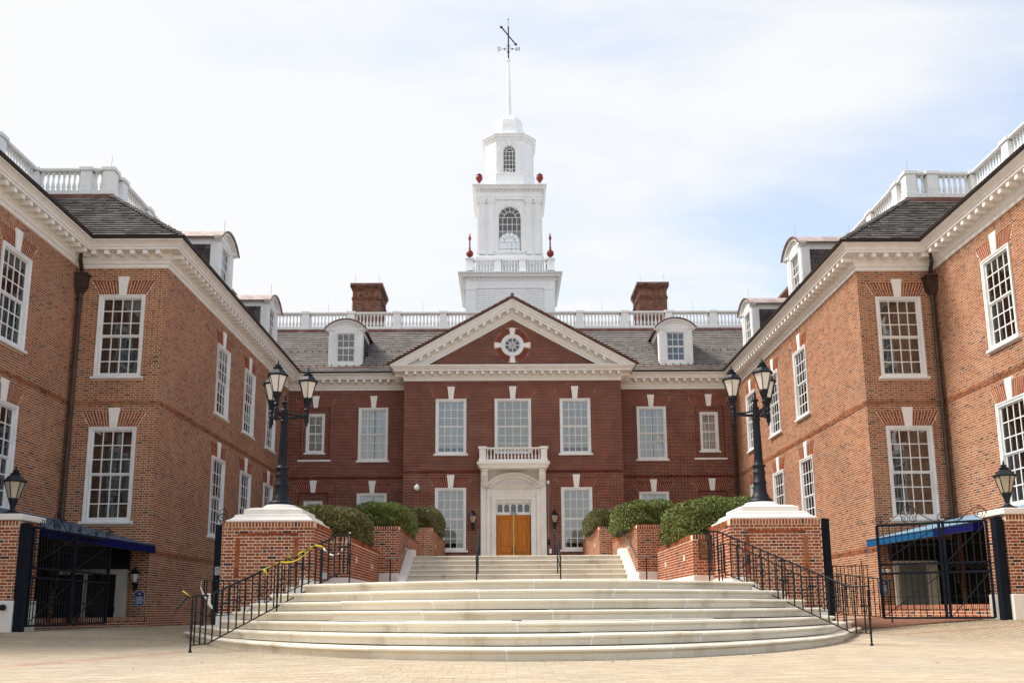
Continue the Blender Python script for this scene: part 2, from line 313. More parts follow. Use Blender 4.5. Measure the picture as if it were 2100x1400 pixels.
class BrickSet:
    """collects the bricks of one thing; at the end the nearest 300 become parts, the rest one joined part"""
    def __init__(s, parent, mt): s.p = parent; s.mt = mt; s.b = []
    def wall(s, O, ang, L, z0, z1, holes=(), mort=MORT, zfun=None, name='wall', proud=0.0, backing=True, poly=None):
        for a, b, za, zb_ in brick_rows(L, z0, z1, holes, zfun): s.b.append((O, ang, a, b, za, zb_, proud))
        if not backing: return
        mb = MB(); d = -.003 + proud
        if poly:
            mb.add([to_world(O, ang, u, d, z) for u, z in poly], [tuple(range(len(poly)))])
        else:
            us = sorted({-.0029, L + .0029, *[x for h in holes for x in (h[0], h[1]) if 0 < x < L]}); zs = sorted({z0, z1, *[x for h in holes for x in h[4:6] if z0 < x < z1]})
            rect = [h for h in holes if abs(h[0] - h[2]) < 1e-6 and not h[6:]]
            for i in range(len(us) - 1):
                for j in range(len(zs) - 1):
                    uc = (us[i] + us[i + 1]) / 2; zc = (zs[j] + zs[j + 1]) / 2
                    if any(h[0] < uc < h[1] and h[4] < zc < h[5] for h in rect): continue
                    mb.add([to_world(O, ang, u, d, z) for u, z in ((us[i], zs[j]), (us[i + 1], zs[j]), (us[i + 1], zs[j + 1]), (us[i], zs[j + 1]))], [(0, 1, 2, 3)])
        return mb.obj(name, mort, s.p)
    def finish(s, maxn=300, origin=Vector((0, 0, 0))):
        if not s.b: return
        full = []
        for i, (O, ang, a, b, za, zb_, pr) in enumerate(s.b):
            w = b - a
            if min(abs(w - STR), abs(w - HD)) < 1e-4:
                p = to_world(O, ang, (a + b) / 2, 0, (za + zb_) / 2)
                if inview(p): full.append((((Vector(p) - CAMP).length), i))
        full.sort(); pick = {i for _, i in full[:maxn - 5]}
        par = s.p
        C = []
        for i, (O, ang, a, b, za, zb_, pr) in enumerate(s.b):
            j = pr + rng.uniform(-.0012, .0018)
            if i in pick:
                me = brick_mesh(STR if abs(b - a - STR) < 1e-4 else HD, s.mt); x, y, z = to_world(O, ang, a, j, za)
                inst('brick', me, par, (x, y, z), ang)
            else:
                c, sn = math.cos(ang), math.sin(ang)
                q = []
                for zz in (za, zb_):
                    for u, d in ((a, j), (b, j), (b, j - .03), (a, j - .03)): q.append((O[0] + u * c + d * sn, O[1] + u * sn - d * c, zz))
                C.append(q)
        if C:
            C = np.array(C)
            o = bpy.data.objects.new('brickwork', boxes_mesh('brickwork', C, s.mt, skip=(4,))); link(o, par); o['kind'] = 'stuff'
# NB boxes: local y of the brick mesh runs inwards (away from the face), as in to_world with negative d
# ------------------------------------------------------------------ windows
WIN = {}
def win_meshes(kind, w, h, cols, rows, split, casing=.095, mun=.030):
    """frame mesh and pane mesh; x across, z up from the sill, -y outwards"""
    if kind in WIN: return WIN[kind]
    mb = MB(); c = casing; W2 = w / 2
    for x0, x1, z0, z1 in ((-W2, -W2 + c, 0, h), (W2 - c, W2, 0, h), (-W2 + c, W2 - c, h - c, h), (-W2 + c, W2 - c, 0, c * .8)):
        mb.box(x0, x1, -.03, .16, z0, z1)
    for x0, x1, z0, z1 in ((-W2 - .006, -W2 + .035, -.004, h + .006), (W2 - .035, W2 + .006, -.004, h + .006), (-W2 + .035, W2 - .035, h - .035, h + .006)):
        mb.box(x0, x1, -.05, -.028, z0, z1)
    gx0, gx1, gz0, gz1 = -W2 + c, W2 - c, c * .8, h - c
    zm = gz0 + (gz1 - gz0) * split / rows; panes = []
    for a, b, y, n in ((gz0, zm, .055, split), (zm, gz1, .025, rows - split)):
        st = .04
        for x0, x1, z0, z1 in ((gx0, gx0 + st, a, b), (gx1 - st, gx1, a, b), (gx0 + st, gx1 - st, a, a + st), (gx0 + st, gx1 - st, b - st, b)):
            mb.box(x0, x1, y, y + .035, z0, z1)
        iw = gx1 - gx0 - 2 * st; ih = b - a - 2 * st; pw = (iw - (cols - 1) * mun) / cols; ph = (ih - (n - 1) * mun) / n
        for i in range(1, cols): x = gx0 + st + i * pw + (i - 1) * mun; mb.box(x, x + mun, y + .004, y + .03, a + st, b - st)
        for j in range(1, n): z = a + st + j * ph + (j - 1) * mun; mb.box(gx0 + st, gx1 - st, y + .007, y + .027, z, z + mun)
        for i in range(cols):
            for j in range(n): panes.append((gx0 + st + i * (pw + mun) + pw / 2, y + .017, a + st + j * (ph + mun) + ph / 2, pw, ph))
    fm = mb.mesh('window frame', WHITE)
    WIN[kind] = (fm, panes, (gx0, gx1, gz0, gz1)); return WIN[kind]
PANEM = {}
def window(parent, O, ang, uc, zb, kind, dims, holes=None, back='room', glass=None, key=True, sill=True, arch=BR_ARCH, curtsplit=False, dd=0.0):
    w, h, cols, rows, split = dims
    fm, panes, g = win_meshes(kind, *dims)
    glass = glass or GLASS
    o = inst('window', fm, parent, to_world(O, ang, uc, dd, zb), ang)
    for x, y, z, pw, ph in panes:
        k = (round(pw, 3), round(ph, 3), glass.name)
        if k not in PANEM: PANEM[k] = MB().box(-pw / 2 - .004, pw / 2 + .004, -.002, .002, -ph / 2 - .004, ph / 2 + .004).mesh('pane', glass)
        inst('pane', PANEM[k], o, (x, y, z)).rotation_euler = (rng.uniform(-.012, .012), 0, rng.uniform(-.015, .015))
    gx0, gx1, gz0, gz1 = g
    bm = {'room': ROOM, 'curtain': CURT, 'blind': BLIND, 'greyblind': BLINDG}[back]
    kk = ('back', kind, back)
    if kk not in PANEM:
        mb = MB()
        if back == 'curtain':
            n = 26; pts = [(gx0 + (gx1 - gx0) * i / n, .16 + .022 * math.sin(i * 1.9) + .008 * math.sin(i * 4.1)) for i in range(n + 1)]
            gap = 1 if kind != 'narrow' else 99
            for i in range(n):
                if gap == 1 and abs(i - n * .52) < 1.2: continue
                a, b = pts[i], pts[i + 1]; mb.add([(a[0], a[1], gz0), (b[0], b[1], gz0), (b[0], b[1], gz1), (a[0], a[1], gz1)], [(0, 1, 2, 3)])
        elif back in ('blind', 'greyblind'):
            zlo = gz0 + (gz1 - gz0) * (.09 if back == 'greyblind' else 0.0); n = int((gz1 - zlo) / .05)
            for i in range(n):
                z = zlo + i * (gz1 - zlo) / n; mb.add([(gx0, .10, z), (gx1, .10, z), (gx1, .115, z + (gz1 - zlo) / n), (gx0, .115, z + (gz1 - zlo) / n)], [(0, 1, 2, 3)])
        else:
            mb.box(gx0, gx1, .55, .57, gz0, gz1)
            mb.box(gx0 + (gx1 - gx0) * .08, gx0 + (gx1 - gx0) * .3, .30, .33, gz0, gz1 - .2); mb.box(gx0, gx1, .33, .36, gz0, gz0 + .5)
        PANEM[kk] = mb.mesh(back, bm)
        mbx = MB(); mbx.box(gx0 - .02, gx1 + .02, .58, .60, gz0, gz1); mbx.box(gx0 - .04, gx0 - .02, .12, .6, gz0, gz1); mbx.box(gx1 + .02, gx1 + .04, .12, .6, gz0, gz1); mbx.box(gx0, gx1, .12, .6, gz1, gz1 + .02); mbx.box(gx0, gx1, .12, .6, gz0 - .02, gz0)
        PANEM[('rm', kind)] = mbx.mesh('interior', ROOM)
    inst({'room': 'interior', 'curtain': 'curtain', 'blind': 'blind', 'greyblind': 'blind'}[back], PANEM[kk], o)
    inst('interior', PANEM[('rm', kind)], o)
    if sill:
        k = ('sill', w)
        if k not in PANEM: PANEM[k] = MB().box(-w / 2 - .085, w / 2 + .085, -.10, .06, -.085, -.006).mesh('sill', WHITE, bevel=.012)
        inst('sill', PANEM[k], o)
    if key: keystone(o, w, h, arch)
    if holes is not None:
        holes.append((uc - w / 2, uc + w / 2, uc - w / 2, uc + w / 2, zb, zb + h))
        if sill: holes.append((uc - w / 2 - .085, uc + w / 2 + .085, uc - w / 2 - .085, uc + w / 2 + .085, zb - .085, zb))
        if key: arch_holes(holes, uc, zb + h, w)
    return o
def arch_holes(holes, uc, z, w):
    holes.append((uc - w / 2, uc + w / 2, uc - w / 2 - .25, uc + w / 2 + .25, z, z + .42)); holes.append((uc - .16, uc + .16, uc - .16001, uc + .17, z + .42, z + .58))
def keystone(o, w, h, arch=BR_ARCH, z=0):
    k = ('key', 1)
    if k not in PANEM: PANEM[k] = MB().prism([(-.105, .01), (.105, .01), (.165, .575), (-.165, .575)], -.04, .02).mesh('keystone', CREAM, bevel=.006)
    inst('keystone', PANEM[k], o, (0, 0, h + z))
    k = ('arch', w, arch.name)
    if k not in PANEM:
        mb = MB(); n = int(round((w / 2 - .11) / .068))
        for s in (-1, 1):
            for i in range(n):
                def xa(t, q):           # x at fraction q between keystone and springing, height t
                    b = .108 + (w / 2 - .108) * q; tp = .155 + (w / 2 + .245 - .155) * q; return b + (tp - b) * t
                q0, q1 = i / n, (i + .74) / n; sp = .66 if i % 2 else .33
                for t0, t1 in ((0.0, sp - .012), (sp + .012, 1.07)):
                    p = [(s * xa(t0, q0), t0 * .42), (s * xa(t0, q1), t0 * .42), (s * xa(t1, q1), t1 * .42), (s * xa(t1, q0), t1 * .42)]
                    mb.prism(p, -.003, .02)
        PANEM[k] = mb.mesh('flat arch', arch)
    a = inst('flat_arch', PANEM[k], o, (0, 0, h + z)); a['kind'] = 'stuff'
W_UP = (1.36, 2.50, 4, 6, 3); W_LO = (1.36, 2.74, 4, 6, 3); W_NA = (.84, 1.84, 2, 4, 2); W_DO = (.96, 1.48, 3, 4, 2)
# ------------------------------------------------------------------ cornice, balustrade, roof, dormer
ZB, ZG = 10.70, 11.40
CPROF = [(-.05, ZB + .005), (.035, ZB + .005), (.035, ZB + .10), (.075, ZB + .13), (.075, ZB + .22), (.11, ZB + .25), (.11, 11.135), (.43, 11.135), (.43, 11.20), (.46, 11.21), (.48, 11.27), (.54, 11.33), (.56, 11.345), (.60, 11.35), (.60, 11.395), (-.05, 11.395)]
MODM = None
def cornice(parent, path, prof=CPROF, modz=10.995, sp=.38, skip=None):
    global MODM
    c = MB().sweep(path, prof).obj('cornice', CREAM, parent)
    MB().sweep(path, [(.50, 11.405), (.66, 11.405), (.68, 11.47), (.50, 11.47)]).obj('gutter', GUTTER, parent) if prof is CPROF else None
    if MODM is None: MODM = MB().box(-.068, .068, -.30, 0, 0, .135).mesh('modillion', CREAM, bevel=.01)
    cnt = 0
    for i in range(len(path) - 1):
        a, b = Vector((*path[i], 0)), Vector((*path[i + 1], 0)); L = (b - a).length; d = (b - a) / L; ang = math.atan2(d.y, d.x)
        n = Vector((math.sin(ang), -math.cos(ang), 0))
        m_ = int(L / sp)
        for k in range(m_ + 1):
            p = a + d * ((L - m_ * sp) / 2 + k * sp) + n * .108
            if not inview((p.x, p.y, modz)) or cnt > 290: continue
            q = inst('modillion', MODM, None, (p.x, p.y, modz), ang)
            q.parent = c; cnt += 1
            if parent.name in WORLDPAR: pass
    return c
BALM = None
def balustrade(parent, pts, z0, z1, ped, sp=.175, pw=.38, mt=WHITE, rad=1.0, skipin=None, maxb=290):
    """pts: plan polyline; ped: list of distances along it where pedestals stand"""
    global BALM
    h = z1 - z0; W = .13 * rad
    path = pts
    b = MB().sweep(path, [(-W, z0), (W, z0), (W, z0 + h * .17), (-W, z0 + h * .17)]).obj('balustrade', mt, parent)
    MB().sweep(path, [(-W * 1.1, z1 - h * .10), (W * 1.1, z1 - h * .10), (W * 1.35, z1 - h * .06), (W * 1.35, z1), (-W * 1.35, z1), (-W * 1.35, z1 - h * .06)]).obj('top_rail', mt, b)
    prof = [(.055, 0), (.055, .05), (.035, .08), (.062, .16), (.07, .26), (.06, .36), (.036, .50), (.028, .64), (.035, .78), (.052, .82), (.035, .86), (.058, .92), (.058, 1)]
    hb = h * .73
    key = ('bal', round(hb, 3), mt.name, rad)
    if key not in PANEM:
        mb = MB(); mb.lathe([(r * rad, t * hb) for r, t in prof], n=8); PANEM[key] = mb.mesh('baluster', mt, smooth=True)
        mb = MB(); p2 = pw / 2
        mb.box(-p2 - .03, p2 + .03, -p2 - .03, p2 + .03, -.03, h * .17 + .02); mb.box(-p2, p2, -p2, p2, h * .17 + .02, h * .9); mb.box(-p2 + .07, p2 - .07, -p2 - .008, p2 + .008, h * .28, h * .8); mb.box(-p2 - .05, p2 + .05, -p2 - .05, p2 + .05, h * .9, h + .035)
        PANEM[key + ('p', pw)] = mb.mesh('pedestal', mt, bevel=.008)
    if key + ('p', pw) not in PANEM:
        mb = MB(); p2 = pw / 2
        mb.box(-p2 - .03, p2 + .03, -p2 - .03, p2 + .03, -.03, h * .17 + .02); mb.box(-p2, p2, -p2, p2, h * .17 + .02, h * .9); mb.box(-p2 - .05, p2 + .05, -p2 - .05, p2 + .05, h * .9, h + .035)
        PANEM[key + ('p', pw)] = mb.mesh('pedestal', mt, bevel=.008)
    acc = 0; cnt = 0; over = []
    for i in range(len(pts) - 1):
        a = Vector((*pts[i], 0)); c = Vector((*pts[i + 1], 0)); L = (c - a).length; d = (c - a) / L; ang = math.atan2(d.y, d.x)
        loc = sorted([q - acc for q in ped if -.01 <= q - acc <= L + .01])
        for q in loc:
            p = a + d * q
            if any(abs(p.x - u_[0]) + abs(p.y - u_[1]) < .1 for u_ in over): continue
            over.append((p.x, p.y)); o = inst('pedestal', PANEM[key + ('p', pw)], None, (p.x, p.y, z0), ang); o.parent = b
        ends = [(-pw / 2 if not loc or loc[0] > .05 else loc[0])] + [q for q in loc if .05 < q] + ([L + pw / 2] if not loc or loc[-1] < L - .05 else [])
        for e0, e1 in zip(ends[:-1], ends[1:]):
            s0, s1 = e0 + pw / 2, e1 - pw / 2; n = max(0, int((s1 - s0) / sp))
            if s1 - s0 < .12: continue
            n = max(n, 1)
            for k in range(n):
                p = a + d * (s0 + (k + .5) * (s1 - s0) / n)
                if not inview((p.x, p.y, z1)) : continue
                if cnt < maxb: o = inst('baluster', PANEM[key], None, (p.x, p.y, z0 + h * .17)); o.parent = b; cnt += 1
        acc += L
    return b
def shingles(parent, P0, U, V, test, nu, nv, mt, sw=.34, ex=.26, th=.035, base=True, maxp=0, poly=None):
    """P0 + u*U + v*V, V up the slope; test(u,v) inside; each shingle a tilted thin box"""
    U = Vector(U).normalized(); V = Vector(V).normalized(); Nn = U.cross(V).normalized(); P0 = Vector(P0)
    if Nn.z < 0: Nn = -Nn
    C = []; parts = []
    rows = int(nv / ex) + 1
    for j in range(rows):
        u = -sw + (j % 2) * sw * .5 + random.random() * .1
        while u < nu:
            w = sw * random.uniform(.55, 1.25); a, b = u, u + w - .008; u += w
            v0 = j * ex + random.uniform(-.005, .005); v1 = v0 + ex * 1.15
            uc = (a + b) / 2
            if not test(uc, v0 + ex * .5): continue
            t0 = th + random.uniform(-.005, .006)
            q = [P0 + U * x + V * y + Nn * z for z in (-.01, 0) for x, y in ((a, v0), (b, v0), (b, v1), (a, v1))]
            q[0] = P0 + U * a + V * v0; q[1] = P0 + U * b + V * v0
            q[4] = P0 + U * a + V * v0 + Nn * t0; q[5] = P0 + U * b + V * v0 + Nn * t0
            q[6] = P0 + U * b + V * v1 + Nn * .004; q[7] = P0 + U * a + V * v1 + Nn * .004
            C.append([tuple(p) for p in q])
    C = np.array(C)
    if not len(C): return
    if maxp:
        d = [(np.linalg.norm(c.mean(0) - np.array(CAMP)) if inview(c.mean(0)) else 1e9) for c in C]; idx = np.argsort(d)[:maxp]; idx = [i for i in idx if d[i] < 1e8]
        for i in idx:
            c = C[i]; ctr = c.mean(0); mb = MB(); mb.add([tuple(x - ctr) for x in c], [tuple(f) for f in BOXF])
            me = bpy.data.meshes.new('shingle'); me.from_pydata(mb.v, [], mb.f); me.materials.append(mt); me.materials.append(BUTT_SHADE); me.polygons[2].material_index = 1
            inst('shingle', me, parent, tuple(ctr))
        C = np.delete(C, idx, 0)
    if len(C):
        sm = boxes_mesh('shingles', C, mt); sm.materials.append(BUTT_SHADE); mi = np.zeros(len(sm.polygons), np.int32); mi[2::6] = 1; sm.polygons.foreach_set('material_index', mi)
        o = bpy.data.objects.new('shingle_courses', sm); link(o, parent); o['kind'] = 'stuff'
def mb_cache(k, fn):
    if k not in PANEM: PANEM[k] = fn()
    return PANEM[k]
def dormer_body(w):
    mb = MB(); x = w / 2
    hh = 1.86
    mb.box(-x, -.48, 0, .14, 0, hh - .02); mb.box(.48, x, 0, .14, 0, hh - .02); mb.box(-.48, .48, 0, .14, 0, .17); mb.box(-.48, .48, 0, .14, 1.62, hh - .02)
    mb.box(-x - .04, x + .04, -.05, .10, -.06, .03)
    for s in (-1, 1):
        mb.box(s * (x - .13) - .10, s * (x - .13) + .10, -.035, 0, .03, hh - .17); mb.box(s * (x - .13) - .14, s * (x - .13) + .14, -.06, .0, hh - .17, hh - .08)
        mb.box(s * x - .055 * (s > 0), s * x + .055 * (s < 0), .14, 2.35, hh - .34, hh - .03)      # white eave board along the cheek
        mb.box(s * x - .05 * (s > 0), s * x + .05 * (s < 0), .14, .30, 0, hh - .34)
    # segmental gable with moulded arc
    n = 14; a0 = R(52); rad = (x + .17) / math.sin(a0); zc = hh - .10 - rad * math.cos(a0)
    arc = lambda r: [(r * math.sin(-a0 + 2 * a0 * i / n), zc + r * math.cos(-a0 + 2 * a0 * i / n)) for i in range(n + 1)]
    mb.prism(arc(rad - .16) + [(x - .1, hh - .12), (-x + .1, hh - .12)], -.012, .12)
    def band(r0, r1, y0, y1):
        A, B = arc(r0), arc(r1)
        for i in range(n): mb.prism([A[i], A[i + 1], B[i + 1], B[i]], y0, y1)
    band(rad - .19, rad - .09, -.05, .15); band(rad - .10, rad - .01, -.13, .15)
    for s in (-1, 1): mb.box(s * (x + .02) - .20, s * (x + .02) + .16 + (.0), -.10, .12, hh - .12, hh - .03) if s > 0 else mb.box(-x - .18, -x + .18, -.10, .12, hh - .12, hh - .03)
    return mb.mesh('dormer', WHITE, bevel=0)
def dormer_full(parent, loc, ang, holes=None):
    d0 = inst('dormer', mb_cache('dormer body', lambda: dormer_body(1.62)), parent, loc, ang)
    fm, panes, g = win_meshes('dormer', *W_DO, casing=.06, mun=.028)
    win = inst('window', fm, d0, (0, .035, .16))
    for x, y, z, pw, ph in panes:
        k = (round(pw, 3), round(ph, 3), 'dg')
        if k not in PANEM: PANEM[k] = MB().box(-pw / 2 - .004, pw / 2 + .004, -.002, .002, -ph / 2 - .004, ph / 2 + .004).mesh('pane', GLASSD)
        # panes of a dormer window are joined: a fourth level is not allowed
    key = 'dormer panes'
    def pm():
        mb = MB()
        for x, y, z, pw, ph in panes: mb.box(x - pw / 2 - .004, x + pw / 2 + .004, y - .002, y + .002, z - ph / 2 - .004, z + ph / 2 + .004)
        return mb.mesh('glazing', GLASSD)
    inst('glazing', mb_cache(key, pm), d0, (0, .035, .16))
    inst('interior', mb_cache('dormer int', lambda: MB().box(-.42, .42, .4, .42, .2, 1.6).mesh('interior', ROOM)), d0)
    def roof():
        mb = MB(); n = 14; a0 = R(52); x = .81; hh = 1.86; rad = (x + .17) / math.sin(a0); zc = hh - .10 - rad * math.cos(a0)
        A = [(rad * math.sin(-a0 + 2 * a0 * i / n), zc + rad * math.cos(-a0 + 2 * a0 * i / n)) for i in range(n + 1)]
        B = [((rad + .035) * math.sin(-a0 + 2 * a0 * i / n), zc + (rad + .035) * math.cos(-a0 + 2 * a0 * i / n)) for i in range(n + 1)]
        for i in range(n): mb.prism([A[i], A[i + 1], B[i + 1], B[i]], -.17, 3.1)
        return mb.mesh('dormer roof', COPPERL)
    inst('dormer_roof', mb_cache('dormer roof', roof), d0)
    def edge():
        mb = MB(); n = 14; a0 = R(53); x = .81; hh = 1.86; r0 = (x + .17) / math.sin(R(52)); zc = hh - .10 - r0 * math.cos(R(52))
        A = [((r0 - .004) * math.sin(-a0 + 2 * a0 * i / n), zc + (r0 - .004) * math.cos(-a0 + 2 * a0 * i / n)) for i in range(n + 1)]
        B = [((r0 + .045) * math.sin(-a0 + 2 * a0 * i / n), zc + (r0 + .045) * math.cos(-a0 + 2 * a0 * i / n)) for i in range(n + 1)]
        for i in range(n): mb.prism([A[i], A[i + 1], B[i + 1], B[i]], -.20, -.171)
        return mb.mesh('drip edge', COPPER)
    inst('drip_edge', mb_cache('dormer edge', edge), d0)
    def cheek():
        C = []
        for s in (-1, 1):
            for r in range(9):
                z0 = r * .17; z1 = z0 + .19
                y = .3 + (r % 2) * -.09
                while y < 2.4:
                    ya, yb = max(y, .3), min(y + .17, 2.4); y += .18
                    if yb - ya < .03 or z0 > 1.52: continue
                    if z1 < (ya - .0) * .8 - .25: continue
                    zt = min(z1, 1.55); o0 = .81 + .022 * 1; o1 = .81 + .004
                    x0 = s * .79
                    C.append([(x0, ya, z0), (s * o0, ya, z0), (s * o0, yb, z0), (x0, yb, z0), (x0, ya, zt), (s * o1, ya, zt), (s * o1, yb, zt), (x0, yb, zt)])
        return boxes_mesh('cheek shingles', np.array(C), CHEEK)
    q = inst('cheek_shingles', mb_cache('cheek', cheek), d0); q['kind'] = 'stuff'
    inst('lightning_rod', mb_cache('rod', lambda: MB().tube([(0, 0, 0), (0, 0, .5)], .008, 5).mesh('rod', GREYM)), d0, (0, .1, 2.32))
    return d0
SL = .8; RUN = 4.15
def rod(parent, p, h=.55): inst('lightning_rod', mb_cache('rod', lambda: MB().tube([(0, 0, 0), (0, 0, .5)], .008, 5).mesh('rod', GREYM)), parent, p)
# ================================================================== GROUND
def gz(x, y):
    t = min(1, max(0, (y - 11) / 8)); t = t * t * (3 - 2 * t)
    a = min(1, max(0, (-x - 6) / 4.4)) * .16 + min(1, max(0, (x - 6.5) / 3.7)) * .27
    return a * t
def grid_sheet(name, xs, ys, zf, mt, kind='structure', parent=None):
    V = [(x, y, zf(x, y)) for y in ys for x in xs]; n = len(xs)
    F = [(j * n + i, j * n + i + 1, (j + 1) * n + i + 1, (j + 1) * n + i) for j in range(len(ys) - 1) for i in range(n - 1)]
    o = bpy.data.objects.new(name, np_mesh(name, V, F, mt)); link(o, parent); o['kind'] = kind; return o
g = MB().add([(-1500, -1500, -.30), (1500, -1500, -.30), (1500, 1500, -.30), (-1500, 1500, -.30)], [(0, 1, 2, 3)]).obj('ground', CONC, kind='structure')
pave = grid_sheet('pavement', np.linspace(-40, 40, 81), np.linspace(-40, 27, 68), lambda x, y: gz(x, y) - .003, JOINT)
def pavers():
    Ct, Cr = [], []
    PX, PY = .205, .103
    y = 6.0; j = 0
    while y < 25:
        x = -13.2 + (j % 2) * PX / 2 + rng.uniform(0, .03)
        xm = .62 * y + 1
        while x < 13:
            if abs(x + .37) < xm:
                xc, yc = x + PX / 2, y + PY / 2
                inside = yc > 9.9 + .188 * xc * xc and abs(xc) < 7.2      # under the stairs
                if not inside:
                    z = gz(xc, yc) + rng.uniform(-.0008, .0008)
                    b1 = (abs(xc - (-4.8 + (yc - 12.6) * .25)) < .17 and yc < 12.9) or (abs(yc - (13.75 - .85 * (xc - 5.0))) < .16 and xc > 5.0)
                    b2 = abs(yc - 17.1) < .15 and abs(xc) > 6.4
                    q = [(x, y, z - .03), (x + PX - .005, y, z - .03), (x + PX - .005, y + PY - .005, z - .03), (x, y + PY - .005, z - .03)]
                    q += [(a, b, z) for a, b, _ in q]
                    (Cr if b1 or b2 else Ct).append(q)
            x += PX
        y += PY; j += 1
    return np.array(Ct), np.array(Cr)
Ct, Cr = pavers()
dd = Ct.mean(1); vis = np.array([inview(p) for p in dd]); dist = np.where(vis, np.linalg.norm(dd - np.array(CAMP), axis=1), 1e9); idx = np.argsort(dist)[:290]
pme = MB().box(0, .2, 0, .098, -.03, 0).mesh('paver', PAVER)
for i in idx: inst('paver', pme, pave, tuple(Ct[i][4]))
o = bpy.data.objects.new('paving', boxes_mesh('paving', np.delete(Ct, idx, 0), PAVER, skip=(0,))); link(o, pave); o['kind'] = 'stuff'
o = bpy.data.objects.new('red_paving_band', boxes_mesh('red paving band', Cr, PAVERR, skip=(0,))); link(o, pave); o['kind'] = 'stuff'
# ================================================================== WINGS
H90 = math.pi / 2
def strings(bs, O, ang, L, zs, holes):
    for z in zs: bs.wall(O, ang, L, z, z + 2 * CO, holes, backing=False, proud=.018)
def wing(s):
    left = s < 0
    lab = ('three-storey red brick wing on the left with white cornice and blue canopy at its foot' if left else 'sunlit orange brick wing on the right with white cornice and roof balustrade')
    X = 10.46; XO = 13.1 if left else 12.8; YF = 25.35 if left else 25.79
    t = thing('brick_wing', lab, 'building', (s * X, YF, 0), w=True)
    bs = BrickSet(t, BR_WING)
    wx = 11.75 if left else 11.655
    # front wall
    O = (-XO, YF) if left else (X, YF); L = XO - X; uc = (XO - wx) if left else (wx - X); hol = []
    window(t, O, 0, uc, 7.36, 'up', W_UP, hol); window(t, O, 0, uc, 3.10, 'lo', W_LO, hol)
    bs.wall(O, 0, L, 0, ZB, hol); strings(bs, O, 0, L, (6.50,), hol)
    # court side wall
    if left: O = (-X, YF); ang = H90; L = 40.54 - YF; U = lambda y: y - YF; ys = (30.85, 34.15, 37.45)
    else: O = (X, 40.54); ang = -H90; L = 40.54 - YF; U = lambda y: 40.54 - y; ys = (31.3, 34.6, 37.9)
    hol = []
    for y in ys:
        window(t, O, ang, U(y), 7.36, 'up', W_UP, hol, back='curtain' if y < 33 else 'greyblind'); window(t, O, ang, U(y), 3.10, 'lo', W_LO, hol, back='room' if y < 32 else 'curtain')
    bs.wall(O, ang, L, 0, ZB, hol, name='court_wall'); strings(bs, O, ang, L, (2.17, 6.50), hol)
    # outer wall coming towards the camera
    if left: O = (-XO, 14); L = YF - 14; U = lambda y: y - 14; yw = 22.01
    else: O = (XO, YF); L = YF - 14; U = lambda y: YF - y; yw = 22.38
    hol = []
    for k in (0, 1):
        y = yw - 3.3 * k
        window(t, O, ang, U(y), 7.36, 'up', W_UP, hol if k == 0 else hol); window(t, O, ang, U(y), 3.10, 'lo', W_LO, hol)
    bs.wall(O, ang, L, 0, ZB, hol, name='outer_wall'); strings(bs, O, ang, L, (6.50,), hol)
    bs.finish(290)
    path = [(-XO, 14), (-XO, YF), (-X, YF), (-X, 40.54 - .615)] if left else [(X, 40.54 - .615), (X, YF), (XO, YF), (XO, 14)]
    cornice(t, path)
    # roof: base solid, visible front slope shingled, balustrade on the deck edge
    ex, ey = X - .6, YF - .6; eo = XO - .6; zt = ZG + SL * RUN
    r = MB()
    A = [(s * eo, 14, ZG), (s * eo, ey, ZG), (s * ex, ey, ZG), (s * ex, 40.5, ZG), (s * (eo + RUN), 14, zt), (s * (eo + RUN), ey + RUN, zt), (s * (ex + RUN), ey + RUN, zt), (s * (ex + RUN), 46, zt), (s * 26, 14, zt), (s * 26, 46, zt), (s * ex, 46, ZG)]
    r.add(A, [(0, 1, 5, 4), (1, 2, 6, 5), (2, 3, 7, 6), (3, 10, 7), (4, 5, 8), (5, 6, 7, 9, 8)])
    r.obj('roof', ROOFB, t)
    k = math.sqrt(1 + SL * SL)
    def test(u, v):
        x = u + X0; tt = v / k; ax = abs(x)
        return ex + tt - .05 < ax < eo + tt + .05 and v < RUN * k - .15
    X0 = -eo - RUN if left else ex
    shingles(t, (X0, ey, ZG + .02), (1, 0, 0), (0, 1, SL), test, eo - ex + RUN, RUN * k, SHINGD, sw=.30, ex=.23, th=.05, maxp=280)
    mb = MB()
    for i in range(26):                                   # hip cap shingles
        tt = RUN * i / 26; p = Vector((s * (ex + tt), ey + tt, ZG + SL * tt + .05)); mb.taper(p.x, p.y, p.z, p.z + .05, .10, .10, .08, .08)
    mb.obj('hip_cap', SHINGD, t)
    MB().sweep([(-eo - RUN - .0, 14), (-eo - RUN, ey + RUN), (-ex - RUN, ey + RUN), (-ex - RUN, 44)] if left else [(ex + RUN, 44), (ex + RUN, ey + RUN), (eo + RUN, ey + RUN), (eo + RUN, 14)],
               [(-.3, zt - .02), (.14, zt - .10), (.16, zt + .06), (-.3, zt + .10)]).obj('copper_flashing', COPPER, t)
    xa, xb = ex + RUN + .12, eo + RUN + .12; yb = ey + RUN + .12
    if left: pts = [(-xb, 15), (-xb, yb), (-xa, yb), (-xa, 43.6)]
    else: pts = [(xa, 43.6), (xa, yb), (xb, yb), (xb, 15)]
    LL = [math.hypot(pts[i + 1][0] - pts[i][0], pts[i + 1][1] - pts[i][1]) for i in range(3)]
    if left: ped = [LL[0] - q for q in (0, 2.33, 4.66, 7, 9.3)] + [LL[0] + LL[1] - .78, LL[0] + LL[1]] + [LL[0] + LL[1] + q for q in (.78, 3.1, 5.45, 7.8, 10.1, 12.4, 14)]
    else: ped = [LL[0] - q for q in (0, .78, 3.1, 5.45, 7.8, 10.1, 12.4)] + [LL[0] + .78, LL[0] + LL[1]] + [LL[0] + LL[1] + q for q in (2.33, 4.66, 7, 9.3)]
